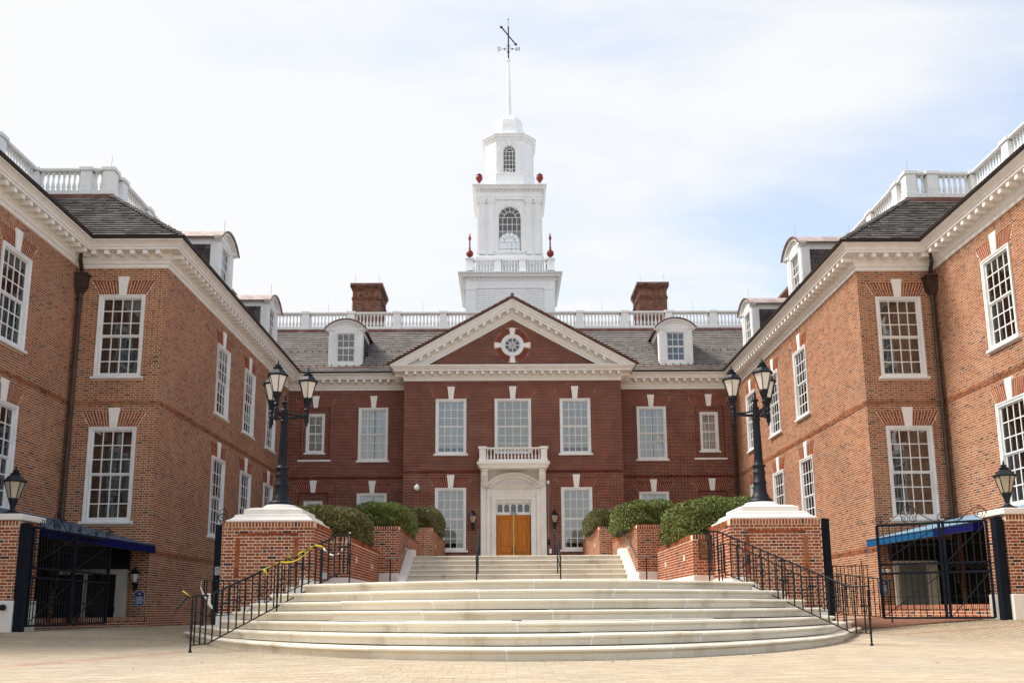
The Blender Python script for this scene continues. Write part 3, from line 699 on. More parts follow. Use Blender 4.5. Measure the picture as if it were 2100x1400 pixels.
    balustrade(t, pts, zt + .12, zt + 1.08, ped)
    rod(t, (s * xa, yb, zt + 1.1)); rod(t, (s * xa, yb + 5.45, zt + 1.1))
    for y in ((30.85, 37.45) if left else (31.5, 38.1)):
        dormer_full(t, (s * (ex + .70), y, ZG + SL * .70 - .02), ang)
    # downpipe in the re-entrant corner
    d = MB(); x = s * (XO - .13); y = YF - .13
    d.tube([(s * (XO - .25), YF - .45, 11.1), (s * (XO - .2), YF - .42, 10.85), (x, y, 10.6), (x, y, 10.45)], .06, 8)
    d.taper(x, y, 10.08, 10.42, .17, .15, .20, .17); d.taper(x, y, 10.42, 10.47, .24, .2, .24, .2); d.taper(x, y, 9.9, 10.08, .07, .07, .17, .15)
    d.tube([(x, y, 9.95), (x, y, 1.2)], .062, 8)
    for z in (9.7, 7.6, 5.6, 3.6): d.tube([(x, y, z), (x, y, z + .05)], .078, 8)
    d.obj('downpipe', PIPE, t, smooth=True)
    return t
LW = wing(-1); RW = wing(1)

# ================================================================== CENTRAL BUILDING
YM, YC, XC = 40.54, 38.84, 4.88
cb = thing('central_building', 'dark red brick central building with white pediment, round window and oak front doors', 'building', (0, YC, 0), w=True)
bs = BrickSet(cb, BR_MAIN)
def key_at(parent, O, ang, uc, z, w, arch):
    e = inst('keystone', PANEM[('key', 1)], parent, to_world(O, ang, uc, 0, z), ang)

    a = inst('flat_arch', PANEM[('arch', w, arch.name)], parent, to_world(O, ang, uc, 0, z), ang); a['kind'] = 'stuff'
O = (-XC, YC); hol = []
for x in (-2.77, 0, 2.79):
    w = (1.62, 2.50, 4, 6, 3) if x == 0 else W_UP
    window(cb, O, 0, x + XC, 7.36, 'mid' if x == 0 else 'up', w, hol, back='blind' if x == 0 else 'greyblind', arch=BR_ARCHM, sill=x != 0)
    if x: window(cb, O, 0, x + XC, 3.10, 'lo', W_LO, hol, back='greyblind', arch=BR_ARCHM)
hol.append((XC - 1.4, XC + 1.4, XC - 1.4, XC + 1.4, 2.0, 6.9))
bs.wall(O, 0, 2 * XC, 2.2, 10.72, hol, mort=MORTM, name='wall'); bs.wall(O, 0, 2 * XC, 6.5, 6.5 + 2 * CO, hol, backing=False, proud=.012)
# tympanum
circ = []
for i in range(18):
    z0 = 12.355 - .80 + i * .0889; zc = z0 + .044; hw = math.sqrt(max(.0, .80 ** 2 - (zc - 12.355) ** 2))
    circ.append((XC - hw, XC + hw, XC - hw, XC + hw, z0 + .012, z0 + .0889 - .012, 1))
bs.wall(O, 0, 2 * XC, 11.30, 13.60, circ, mort=MORTM, name='tympanum', zfun=lambda z: (XC - (13.56 - z) / .56, XC + (13.56 - z) / .56), poly=[(.8, 11.2), (2 * XC - .8, 11.2), (XC, 13.75)])
# recessed flanks
for s in (-1, 1):
    O = (-10.46, YM) if s < 0 else (XC, YM); hol = []; U = (lambda x: x + 10.46) if s < 0 else (lambda x: x - XC)
    for z, k, w in ((7.36, 'up', W_UP), (3.10, 'lo', W_LO)): window(cb, O, 0, U(s * 6.49), z, k, w, hol, back='curtain', arch=BR_ARCHM)
    xn = s * 9.2; un = U(xn)
    for z0, z1, wz in ((7.42, 9.87, 7.76), (3.0, 5.88, 3.66)):
        hol.append((un - .68, un + .68, un - .68, un + .68, z0, z1)); arch_holes(hol, un, z1, 1.36); key_at(cb, O, 0, un, z1, 1.36, BR_ARCHM)
        nh = []; O2 = (O[0] + un - .68, YM + .10)
        window(cb, O2, 0, .68, wz, 'narrow', W_NA, nh, back='curtain', key=False)
        bs.wall(O2, 0, 1.36, z0, z1, nh, mort=MORTM, name='niche')
        MB().box(xn - .69, xn - .66, YM - .004, YM + .1, z0, z1).box(xn + .66, xn + .69, YM - .004, YM + .1, z0, z1).box(xn - .66, xn + .66, YM, YM + .1, z1, z1 + .01).obj('niche_reveal', BR_ARCHM, cb)
    MB().box(xn - .76, xn + .76, YM - .05, YM + .09, 7.33, 7.415).obj('sill_slab', CREAM, cb, bevel=.01)
    bs.wall(O, 0, 5.58, 2.2, ZB, hol, mort=MORTM, name='wall'); bs.wall(O, 0, 5.58, 6.5, 6.5 + 2 * CO, hol, backing=False, proud=.012)
    # return of the projecting block
    bs.wall((s * XC, YC) if s > 0 else (-XC, YM), H90 if s > 0 else -H90, YM - YC, 2.2, 10.72, mort=MORTM, name='return')
bs.finish(290)
E_PROF = [(-.05, 10.70), (.035, 10.70), (.035, 10.83), (.07, 10.86), (.10, 10.90), (.10, 11.06), (.44, 11.06), (.44, 11.13), (.50, 11.16), (.56, 11.24), (.60, 11.25), (.60, 11.30), (-.05, 11.33)]
cornice(cb, [(-10.44, YM), (-XC - .02, YM)]); cornice(cb, [(XC + .02, YM), (10.44, YM)])
for s in (-1, 1): MB().box(*sorted((s * 10.40, s * 10.52)), YM - .64, YM - .04, 10.70, 11.13).obj('cornice_return', CREAM, cb)
cornice(cb, [(-XC, YM - .0), (-XC, YC), (XC, YC), (XC, YM - .0)], prof=E_PROF, modz=10.92)
# raking cornice: profile lines shifted up the slope, cut level on the horizontal cornice
RP = [(.02, 0), (.035, 0), (.035, .09), (.08, .12), (.08, .24), (.11, .28), (.11, .44), (.44, .44), (.44, .52), (.49, .55), (.52, .64), (.58, .71), (.60, .73), (.60, .80), (.02, .80)]
for s in (-1, 1):
    mb = MB(); V = []
    for d, h in RP:
        xe = min(5.48, (13.58 + h - 11.305) / .56); V.append((s * xe, YC - d, 13.58 + h - .56 * xe))
    for d, h in RP: V.append((0, YC - d, 13.58 + h))
    n = len(RP); mb.add(V, [(k, (k + 1) % n, n + (k + 1) % n, n + k) for k in range(n)] + [tuple(range(n))])
    rk = mb.obj('raking_cornice', CREAM, cb)
    k = 'rmod' + str(s)
    sl = s * -.56
    PANEM[k] = MB().add([(x, y, z + x * sl) for x, y, z in ((-.068, -.30, 0), (.068, -.30, 0), (.068, 0, 0), (-.068, 0, 0), (-.068, -.30, .135), (.068, -.30, .135), (.068, 0, .135), (-.068, 0, .135))], [tuple(f) for f in BOXF]).mesh('modillion', CREAM)
    for i in range(12):
        x = s * (.21 + i * .355); q = inst('modillion', PANEM[k], None, (x, YC - .108, 13.58 + .30 - .56 * abs(x))); q.parent = rk
    # gable roof plane and copper edge
    MB().add([(s * 5.55, YC - .66, 11.31), (0, YC - .66, 14.39), (0, 44.2, 14.39), (s * 5.55, 40.0, 11.31), (s * 5.55, YC - .66, 11.37), (0, YC - .66, 14.46), (0, 44.2, 14.46), (s * 5.55, 40.0, 11.37)], [tuple(f) for f in BOXF]).obj('gable_roof', COPPER, cb)
    mb = MB()
    for i in range(21):
        xa, xb_ = s * 5.6 * i / 21, s * 5.6 * (i + 1.12) / 21; za_, zb_ = 14.44 - .56 * abs(xa), 14.44 - .56 * abs(xb_)
        mb.add([(xa, YC - .72, za_), (xb_, YC - .72, zb_), (xb_, YC - .5, zb_), (xa, YC - .5, za_), (xa, YC - .72, za_ + .045), (xb_, YC - .72, zb_ + .075), (xb_, YC - .5, zb_ + .075), (xa, YC - .5, za_ + .045)], [tuple(f) for f in BOXF])
    mb.obj('copper_edge', COPPER, cb)
MB().tube([(0, YC - .75, 14.5), (0, YC - .45, 14.52)], .09, 8).obj('ridge_cap', COPPER, cb)
# round window
mb = MB(); cz = 12.355
def ring(mb, r0, r1, y0, y1, n=40):
    for i in range(n):
        a, b = 2 * math.pi * i / n, 2 * math.pi * (i + 1) / n
        mb.prism([(r0 * math.cos(a), cz + r0 * math.sin(a)), (r1 * math.cos(a), cz + r1 * math.sin(a)), (r1 * math.cos(b), cz + r1 * math.sin(b)), (r0 * math.cos(b), cz + r0 * math.sin(b))], y0, y1)
ring(mb, .36, .47, YC - .05, YC + .01); ring(mb, .44, .52, YC - .07, YC - .0); ring(mb, .12, .15, YC - .035, YC - .012, 20); ring(mb, .33, .365, YC - .035, YC - .012)
for k in range(8):
    a = R(45 * k); c, sn = math.cos(a), math.sin(a); w = .013
    mb.prism([(.04 * c - w * sn, cz + .04 * sn + w * c), (.04 * c + w * sn, cz + .04 * sn - w * c), (.35 * c + w * sn, cz + .35 * sn - w * c), (.35 * c - w * sn, cz + .35 * sn + w * c)], YC - .032, YC - .014)
rw = mb.obj('round_window', WHITE, cb)
GLZ = mat('dark window glazing', (.07, .085, .10), .06, .2, 4, spec=.9)
for k in range(8):
    a0, a1 = R(45 * k + 1), R(45 * k + 44); o = MB().prism([(.02 * math.cos((a0 + a1) / 2), cz + .02 * math.sin((a0 + a1) / 2))] + [(.36 * math.cos(a0 + (a1 - a0) * i / 5), cz + .36 * math.sin(a0 + (a1 - a0) * i / 5)) for i in range(6)], YC - .013, YC - .009).obj('pane', GLZ, rw)
mb = MB()
for k in range(56):
    a0, a1 = 2 * math.pi * k / 56, 2 * math.pi * (k + .82) / 56
    if min(abs(((a0 + a1) / 2) % (math.pi / 2)), math.pi / 2 - ((a0 + a1) / 2) % (math.pi / 2)) < .21: continue
    mb.prism([(.535 * math.cos(a0), cz + .535 * math.sin(a0)), (.79 * math.cos(a0), cz + .79 * math.sin(a0)), (.79 * math.cos(a1), cz + .79 * math.sin(a1)), (.535 * math.cos(a1), cz + .535 * math.sin(a1))], YC - .004, YC + .01)
mb.obj('ring_arch', BR_ARCHM, cb)['kind'] = 'stuff'
for k in range(4):
    a = R(90 * k); c, sn = math.cos(a), math.sin(a)
    P_ = [(.50, -.085), (.82, -.135), (.82, .135), (.50, .085)]
    MB().prism([(p * c - q * sn, cz + p * sn + q * c) for p, q in P_], YC - .05, YC + .01).obj('keystone', CREAM, cb, bevel=.008)
# mansard of the central building
ey = YM - .6; zt = ZG + SL * RUN; k_ = math.sqrt(1 + SL * SL)
MB().add([(-9.86, ey, ZG), (9.86, ey, ZG), (9.86 + RUN, ey + RUN, zt), (-9.86 - RUN, ey + RUN, zt), (9.86 + RUN, 60, zt), (-9.86 - RUN, 60, zt)], [(0, 1, 2, 3), (3, 2, 4, 5)]).obj('roof', ROOFB, cb)
def tm(u, v):
    x = u - 14.0; t = v / k_
    if abs(x) > 9.86 + t or v > RUN * k_ - .18: return False
    if abs(x) < 5.45 and ZG + SL * t < 14.42 - .56 * abs(x) - .05: return False
    if abs(abs(x) - 7.85) < .80 and t > .62 and t < 3.0: return False
    return True
shingles(cb, (-14.0, ey, ZG + .02), (1, 0, 0), (0, 1, SL), tm, 28, RUN * k_, SHING, sw=.34, ex=.255, th=.055, maxp=290)
MB().box(-14, 14, ey + RUN - .14, ey + RUN + .2, zt - .07, zt + .09).obj('copper_flashing', COPPER, cb)
for s in (-1, 1): MB().add([(s * 5.3, ey + .33, ZG + .31), (s * 10.2, ey + .33, ZG + .31), (s * 10.2, ey + .40, ZG + .37), (s * 5.3, ey + .40, ZG + .37), (s * 5.3, ey + .31, ZG + .34), (s * 10.2, ey + .31, ZG + .34), (s * 10.2, ey + .38, ZG + .40), (s * 5.3, ey + .38, ZG + .40)], [tuple(f) for f in BOXF]).obj('snow_rail', COPPER, cb)
mb = MB()
for t in (.5, 1.9):
    for i in range(70):
        x = -12 + i * .35 + (.17 if t > 1 else 0)
        if abs(x) < 5.4: continue
        mb.box(x - .02, x + .02, ey + t - .05, ey + t + .02, ZG + SL * t + .03, ZG + SL * t + .12)
mb.obj('snow_guards', GUTTER, cb)['kind'] = 'stuff'
for x in (-7.9, 7.8): dormer_full(cb, (x, ey + .70, ZG + SL * .70 - .02), 0)
pts = [(-13.9, ey + RUN + .12), (13.9, ey + RUN + .12)]
balustrade(cb, pts, zt + .12, zt + 1.04, [13.9 + q for q in (-13, -10.65, -8.3, -5.92, -3.52, -1.17, 1.17, 3.56, 5.9, 8.19, 10.5, 12.9)])
for x in (-9.5, -8.3, -4.6, 4.75, 8.2, 9.5): rod(cb, (x, ey + RUN + .12, zt + 1.1))
def chimney(x, y, w=1.52, d=2.2, z1=18.05):
    c = thing('chimney', None, None, (x, y, 14.6)); c.name = 'chimney'
    b = BrickSet(c, BR_CHIM); cbm = MB().box(x - w / 2 + .01, x + w / 2 - .01, y - d / 2 + .01, y + d / 2 - .01, 14.6, z1 - .05)
    o = cbm.obj('core', MORTM); o.parent = c; o.matrix_parent_inverse = Matrix.Translation(-c.location)
    WORLDPAR.add(c.name)
    for (O_, a_, L_) in (((x - w / 2, y - d / 2), 0, w), ((x + w / 2, y - d / 2), H90, d), ((x - w / 2, y + d / 2), -H90, d)):
        b.wall(O_, a_, L_, 14.8, z1 - .95, backing=False)
        for i, pr in enumerate((.03, .05, .02, .0, .0, .0, .0, .0, .03, .06, .09, .12)): 
            e = pr
            b.wall((O_[0] - math.cos(a_) * e, O_[1] - math.sin(a_) * e), a_, L_ + 2 * e, z1 - .95 + i * CO, z1 - .95 + (i + 1) * CO, backing=False, proud=pr)
    b.finish(0)
    mb = MB().box(x - w / 2 - .12, x + w / 2 + .12, y - d / 2 - .12, y + d / 2 + .12, z1 - .13, z1); mb.obj('cap', COPPER, c)
    for q in (-1, 1): rod(c, (x + q * w / 2 * .85, y - d / 2 + .1, z1))
    c.parent = cb; c.matrix_parent_inverse = Matrix.Translation(-cb.location)
chimney(-7.83, 47.1); chimney(7.74, 47.1)
for s in (-1, 1): chimney(s * 16.2, 47.3, 1.6, 1.6, 18.0)
# entrance
mb = MB()
Y0 = YC
for s in (-1, 1):
    mb.box(s * 1.10 - .34 if s > 0 else -1.44, 1.44 if s > 0 else -.76, Y0 - .06, Y0 + .02, 2.2, 6.70)
mb.box(-.76, .76, Y0 - .06, Y0 + .02, 5.30, 6.70)
for s in (-1, 1):
    a, b = sorted((s * .77, s * .97)); mb.box(a, b, Y0 - .12, Y0 - .06, 2.2, 5.30)                  # inner architrave
    a, b = sorted((s * 1.02, s * 1.16)); mb.box(a, b, Y0 - .15, Y0 - .06, 2.2, 5.42); mb.box(a - .02, b + .02, Y0 - .17, Y0 - .06, 5.42, 5.52)
    mb.box(a - .02, b + .02, Y0 - .17, Y0 - .06, 2.2, 2.45)
    mb.box(a, b, Y0 - .14, Y0 - .06, 5.52, 5.80)
mb.box(-.97, .97, Y0 - .12, Y0 - .06, 5.30, 5.50); mb.box(-1.02, 1.02, Y0 - .10, Y0 - .06, 5.50, 5.80)
for d, z0, z1, x in ((.20, 5.78, 5.82, 1.22), (.26, 5.82, 5.87, 1.27), (.32, 5.87, 5.90, 1.31)): mb.box(-x, x, Y0 - d, Y0 - .06, z0, z1)
ds = mb.obj('door_surround', MARBLE, cb, bevel=.006)
mb = MB(); n = 20; Rr = (1.28 ** 2 + .58 ** 2) / (2 * .58); zc = 5.90 + .58 - Rr; a0 = math.asin(1.28 / Rr)
arc = lambda r: [(r * math.sin(-a0 + 2 * a0 * i / n), zc + r * math.cos(-a0 + 2 * a0 * i / n)) for i in range(n + 1)]
mb.prism(arc(Rr - .2), Y0 - .12, Y0 - .06)
for r0, r1, d in ((Rr - .24, Rr - .08, .20), (Rr - .09, Rr, .32)):
    A, B = arc(r0), arc(r1)
    for i in range(n): mb.prism([A[i], A[i + 1], B[i + 1], B[i]], Y0 - d, Y0 - .06)
mb.obj('arched_pediment', MARBLE, cb)
mb = MB().box(-.77, .77, Y0 + .02, Y0 + .26, 5.18, 5.30); mb.box(-.80, -.765, Y0, Y0 + .3, 2.2, 5.3).box(.765, .80, Y0, Y0 + .3, 2.2, 5.3)
mb.box(-.77, .77, Y0 + .22, Y0 + .30, 4.66, 4.78)
for i in range(6): x = -.74 + i * 1.48 / 5; mb.box(x - .035, x + .035, Y0 + .22, Y0 + .28, 4.78, 5.2)
for i in range(5):
    xc = -.74 + (i + .5) * 1.48 / 5; r = .113
    pts_ = [(xc - .148, 5.02)] + [(xc - r * math.cos(math.pi * k / 10), 5.02 + r * math.sin(math.pi * k / 10)) for k in range(11)] + [(xc + .148, 5.02), (xc + .148, 5.2), (xc - .148, 5.2)]
    for k in range(10):
        a1, a2 = math.pi * k / 10, math.pi * (k + 1) / 10
        mb.prism([(xc - r * math.cos(a1), 5.02 + r * math.sin(a1)), (xc - r * math.cos(a2), 5.02 + r * math.sin(a2)), (xc - r * math.cos(a2), 5.2), (xc - r * math.cos(a1), 5.2)], Y0 + .22, Y0 + .28)
MB().box(-1.5, 1.5, Y0 + .34, Y0 + .4, 2.0, 7.0).obj('vestibule', BLACKP, cb)
fl = mb.obj('fanlight', WHITE, cb)
for i in range(5): xc = -.74 + (i + .5) * 1.48 / 5; MB().box(xc - .12, xc + .12, Y0 + .255, Y0 + .262, 4.78, 5.16).obj('pane', GLZ, fl)
for s in (-1, 1):
    x0, x1 = sorted((s * .028, s * .735)); mb = MB(); y = Y0 + .20
    mb.box(x0, x0 + .12, y, y + .05, 2.2, 4.66); mb.box(x1 - .12, x1, y, y + .05, 2.2, 4.66)
    for z0, z1 in ((2.2, 2.45), (3.02, 3.24), (4.50, 4.66)): mb.box(x0 + .12, x1 - .12, y, y + .05, z0, z1)
    for z0, z1 in ((2.45, 3.02), (3.24, 4.50)):
        mb.box(x0 + .12, x1 - .12, y + .03, y + .045, z0, z1); mb.box(x0 + .175, x1 - .175, y + .012, y + .035, z0 + .055, z1 - .055)
    d = mb.obj('door', WOOD, cb, bevel=.006)
    MB().box(s * .07 - .012, s * .07 + .012, y - .05, y, 2.95, 3.25).obj('handle', PIPE, d)
    for z in (2.5, 3.45, 4.4): MB().box(s * .745 - .01, s * .745 + .01, y - .02, y + .02, z, z + .12).obj('hinge', PIPE, d)
MB().box(-.028, .028, Y0 + .17, Y0 + .22, 2.2, 4.66).obj('centre_post', WOODL, cb)
MB().box(-.15, .15, Y0 + .08, Y0 + .2, 4.70, 4.745).sphere((-.05, Y0 + .1, 4.76), .03).sphere((.05, Y0 + .1, 4.76), .03).obj('door_closer', GREYM, cb)
mb = MB().sweep([(-1.42, YC), (-1.42, YC - .92), (1.42, YC - .92), (1.42, YC)], [(-.3, 6.58), (.04, 6.58), (.04, 6.63), (.08, 6.68), (.14, 6.74), (.16, 6.76), (.16, 6.84), (-.3, 6.84)])
mb.box(-1.3, 1.3, YC - .8, YC, 6.60, 6.83)
bal = mb.obj('balcony', CREAM, cb)
for s in (-1, 1):
    MB().prism([(YC, 6.58), (YC - .85, 6.58), (YC - .85, 6.48), (YC - .74, 6.44), (YC - .70, 6.30), (YC - .52, 6.16), (YC - .30, 6.04), (YC - .22, 5.92), (YC - .12, 5.86), (YC, 5.90)], s * 1.25 - .13, s * 1.25 + .13, 'x').obj('bracket', CREAM, bal, bevel=.02)
bb = balustrade(cb, [(-1.33, YC - .08), (-1.33, YC - .84), (1.33, YC - .84), (1.33, YC - .08)], 6.86, 7.48, [.76, .76 + 2.66], sp=.145, pw=.27, mt=CREAM, rad=.62)
MB().box(-1.88, -1.60, YC - .03, YC + .0, 3.36, 3.72).obj('wall_plaque', BRASS, cb)

# ================================================================== BELL TOWER
tw = thing('bell_tower', 'tall white stepped bell tower with arched windows, dome and thin spire above the pediment', 'tower', (0, 51.5, 14.7), w=True)
TX, TY = 0.0, 51.5
def sq(h): return [(TX - h, TY - h), (TX + h, TY - h), (TX + h, TY + h), (TX - h, TY + h)]
DENT = MB().box(-.045, .045, -.10, 0, 0, .10).mesh('dentil', TOWERW)
def tcorn(h, z0, z1, out, name='cornice', dent=True, path=None):
    k = (z1 - z0); path = path or sq(h)
    c = MB().sweep(path, [(-.1, z0), (.04, z0), (.06, z0 + k * .15), (.06, z0 + k * .40), (out * .62, z0 + k * .45), (out * .68, z0 + k * .62), (out * .9, z0 + k * .82), (out, z0 + k * .88), (out, z1), (-.1, z1 + .02)], closed=True).obj(name, TOWERW, tw)
    if dent:
        for i in range(4):
            if i == 2: continue
            a, b = Vector((*path[i], 0)), Vector((*path[(i + 1) % 4], 0)); d = (b - a).normalized(); L = (b - a).length; ang = math.atan2(d.y, d.x); n = Vector((math.sin(ang), -math.cos(ang), 0)); m_ = int(L / .24)
            for j in range(m_ + 1): p = a + d * ((L - m_ * .24) / 2 + j * .24) + n * .055; q = inst('dentil', DENT, None, (p.x, p.y, z0 + k * .40 - .10), ang); q.parent = c
    return c
# stage one
mb = MB(); h = 2.58
mb.box(-h + .06, h - .06, TY - h + .06, TY + h - .06, 14.7, 19.32); mb.obj('lower_stage', TOWERW, tw)
for i in range(34):
    z = 14.8 + i * .125
    if z > 18.75: break
    MB().prism([(TY - h + .06, z), (TY - h - .0, z), (TY - h + .045, z + .125), (TY - h + .06, z + .125)], -h + .6, h - .6, 'x').obj('clapboard', TOWERW, tw)
for s in (-1, 1):
    for a, b in ((h - .62, h),):
        x0, x1 = sorted((s * a, s * b)); MB().box(x0, x1, TY - h - .03, TY - h + .3, 14.7, 18.75).box(x0 - .03, x1 + .03, TY - h - .06, TY - h + .3, 18.75, 18.85).obj('pilaster', TOWERW, tw)
MB().box(-h, h, TY - h - .02, TY + h, 18.85, 19.33).obj('frieze', TOWERW, tw)
mb = MB(); n = 18
for r0, r1, d in ((.78, 1.05, .05), (1.0, 1.08, .09)):
    for i in range(n):
        a, b = math.pi * i / n, math.pi * (i + 1) / n; q = [(r * math.cos(t), 17.35 + r * math.sin(t)) for r, t in ((r0, a), (r1, a), (r1, b), (r0, b))]; mb.prism(q, TY - h - d, TY - h + .03)
mb.prism([(-.11, 18.05), (.11, 18.05), (.15, 18.6), (-.15, 18.6)], TY - h - .12, TY - h); mb.obj('arch_moulding', TOWERW, tw)
mb = MB().prism([(.78 * math.cos(math.pi * i / n), 17.35 + .78 * math.sin(math.pi * i / n)) for i in range(n + 1)], TY - h - .02, TY - h); mb.obj('lunette', GLZ, tw)
tcorn(h, 19.30, 19.72, .44)
def tb():
    for a in range(3):
        P_ = sq(2.36)
        pts_ = [[P_[3], P_[0]], [P_[0], P_[1]], [P_[1], P_[2]]][a]
        balustrade(tw, pts_, 19.78, 20.68, [0, 1.64, 3.08, 4.72], sp=.16, pw=.40, mt=TOWERW, rad=.8)
tb()
FIN = MB().lathe([(.13, 0), (.13, .05), (.07, .09), (.06, .13), (.17, .20), (.215, .30), (.20, .42), (.12, .52), (.06, .58), (.055, .66), (.075, .68), (.05, .72), (.04, 1.15), (.075, 1.22), (.09, 1.30), (.05, 1.42), (.015, 1.62)], n=16).mesh('finial', RED, smooth=True)
URN = MB().lathe([(.12, 0), (.12, .05), (.05, .09), (.05, .13), (.12, .2), (.20, .34), (.215, .44), (.17, .52), (.16, .56), (.19, .58), (.12, .64), (.05, .68), (.04, .72), (.01, .75)], n=16).mesh('urn', RED, smooth=True)
for x, y in sq(2.36): inst('finial', FIN, tw, (x, y, 20.72))
# stage two: four walls with arched openings
def arch_wall(name, mtf, O, ang, hw, z0, z1, ow, zs, th, parent):
    mb = MB(); c, sn = math.cos(ang), math.sin(ang)
    def T(u, z, d): return (O[0] + u * c + d * sn, O[1] + u * sn - d * c, z)
    def pr(poly):
        n = len(poly); V = [T(u, z, 0) for u, z in poly] + [T(u, z, -th) for u, z in poly]
        mb.add(V, [tuple(range(n))[::-1], tuple(range(n, 2 * n))] + [(i, (i + 1) % n, n + (i + 1) % n, n + i) for i in range(n)])
    zb_ = zs[0]; sp = zs[1]
    pr([(-hw, z0), (-ow, z0), (-ow, z1), (-hw, z1)]); pr([(ow, z0), (hw, z0), (hw, z1), (ow, z1)]); pr([(-ow, z0), (ow, z0), (ow, zb_), (-ow, zb_)])
    n = 14
    for i in range(n):
        a, b = math.pi * i / n, math.pi * (i + 1) / n; pr([(ow * math.cos(a), sp + ow * math.sin(a)), (ow * math.cos(a), z1), (ow * math.cos(b), z1), (ow * math.cos(b), sp + ow * math.sin(b))])
    w = mb.obj(name, mtf, parent)
    return w
def arch_window(O, ang, ow, zb_, sp, cols, rows, parent, key=True):
    mb = MB(); c, sn = math.cos(ang), math.sin(ang)
    def T(u, z, d): return (O[0] + u * c + d * sn, O[1] + u * sn - d * c, z)
    def pr(poly, d0, d1):
        n = len(poly); V = [T(u, z, d0) for u, z in poly] + [T(u, z, d1) for u, z in poly]
        mb.add(V, [tuple(range(n))[::-1], tuple(range(n, 2 * n))] + [(i, (i + 1) % n, n + (i + 1) % n, n + i) for i in range(n)])
    def bx(u0, u1, z0, z1, d0, d1): pr([(u0, z0), (u1, z0), (u1, z1), (u0, z1)], d0, d1)
    n = 18
    for r0, r1, d in ((ow - .05, ow + .02, -.02), (ow + .02, ow + .22, .035), (ow + .17, ow + .25, .06)):
        for i in range(n):
            a, b = math.pi * i / n, math.pi * (i + 1) / n; pr([(r * math.cos(t), sp + r * math.sin(t)) for r, t in ((r0, a), (r1, a), (r1, b), (r0, b))], d, -.08)
        for s in (-1, 1):
            u0, u1 = sorted((s * r0, s * r1)); bx(u0, u1, zb_ - .0, sp, d, -.08)
    bx(-ow - .28, ow + .28, zb_ - .10, zb_, .10, -.08)
    if key: pr([(-.07, sp + ow - .05), (.07, sp + ow - .05), (.11, sp + ow + .33), (-.11, sp + ow + .33)], .09, 0)
    m_ = .014
    for i in range(1, cols): u = -ow + 2 * ow * i / cols; top = sp + (0 if abs(u) > ow * .55 else 0); bx(u - m_, u + m_, zb_, top, -.03, -.06)
    for j in range(1, rows + 1): z = zb_ + (sp - zb_) * j / rows; bx(-ow, ow, z - m_, z + m_, -.032, -.058)
    for k in range(1, 6):
        a = math.pi * k / 6; u, v = math.cos(a), math.sin(a); r0, r1 = ow * .50, ow; pr([(r0 * u - m_ * v, sp + r0 * v + m_ * u), (r1 * u - m_ * v, sp + r1 * v + m_ * u), (r1 * u + m_ * v, sp + r1 * v - m_ * u), (r0 * u + m_ * v, sp + r0 * v - m_ * u)], -.03, -.06)
    for i in range(n):
        a, b = math.pi * i / n, math.pi * (i + 1) / n; pr([(r * math.cos(t), sp + r * math.sin(t)) for r, t in ((ow * .5 - m_, a), (ow * .5 + m_, a), (ow * .5 + m_, b), (ow * .5 - m_, b))], -.03, -.06)
    w = mb.obj('arched_window', TOWERW, parent)
    mb = MB(); poly = [(-ow, zb_), (ow, zb_)] + [(ow * math.cos(math.pi * i / n), sp + ow * math.sin(math.pi * i / n)) for i in range(n + 1)][1:]
    V = [T(u, z, -.045) for u, z in poly]; mb.add(V, [tuple(range(len(V)))])
    mb.obj('glazing', GLASS, w); return w
TIN = mat('tower interior', (.16, .16, .16), .9)
h = 1.86
for k, (O_, a_) in enumerate((((0, TY - h), 0), ((h, TY), H90), ((0, TY + h), math.pi), ((-h, TY), -H90))):
    arch_wall('stage_wall', TOWERW, O_, a_, h - (.001 if k % 2 else 0) - (.12 if k % 2 else 0), 19.7, 25.15, .70, (21.39, 23.56), .12, tw); arch_window(O_, a_, .70, 21.39, 23.56, 5, 5, tw)
MB().box(-h + .1, h - .1, TY - h + .1, TY + h - .1, 24.3, 24.4).obj('belfry_ceiling', TIN, tw); MB().box(-h + .1, h - .1, TY - h + .1, TY + h - .1, 20.9, 21.0).obj('belfry_floor', TIN, tw)
MB().sweep(sq(h), [(0, 19.7), (.14, 19.7), (.14, 21.02), (.10, 21.1), (.05, 21.18), (0, 21.2)], closed=True).obj('plinth', TOWERW, tw)
for k, (O_, a_) in enumerate((((0, TY - h), 0), ((h, TY), H90), ((-h, TY), -H90))):
    for u in (-1.67, -1.12, 1.12, 1.67):
        mb = MB(); w = .17
        mb.box(-w, w, -.07, 0, 21.2, 24.42); mb.box(-w - .03, w + .03, -.10, 0, 21.2, 21.38); mb.box(-w - .04, w + .04, -.10, 0, 24.42, 24.47); mb.box(-w - .05, w + .05, -.12, 0, 24.60, 24.66)
        for s in (-1, 1): mb.tube([(s * (w + .0), -.13, 24.53), (s * (w + .0), .0, 24.53)], .075, 10)
        mb.box(-w, w, -.10, 0, 24.47, 24.60)
        p = to_world(O_, a_, u, 0, 0); o = mb.obj('pilaster', TOWERW, tw, loc=p, rz=a_)
MB().sweep(sq(h), [(0, 24.66), (.10, 24.66), (.10, 24.78), (.12, 24.80), (.12, 24.94), (.05, 24.96), (.05, 25.14), (0, 25.14)], closed=True).obj('frieze', TOWERW, tw)
tcorn(h, 25.10, 25.52, .36)
MB().box(-h - .1, h + .1, TY - h - .1, TY + h + .1, 25.50, 25.56).obj('stage_deck', TOWERW, tw)
for x, y in sq(1.82): MB().box(x - .17, x + .17, y - .17, y + .17, 25.55, 25.68).obj('urn_base', TOWERW, tw); inst('urn', URN, tw, (x, y, 25.68))
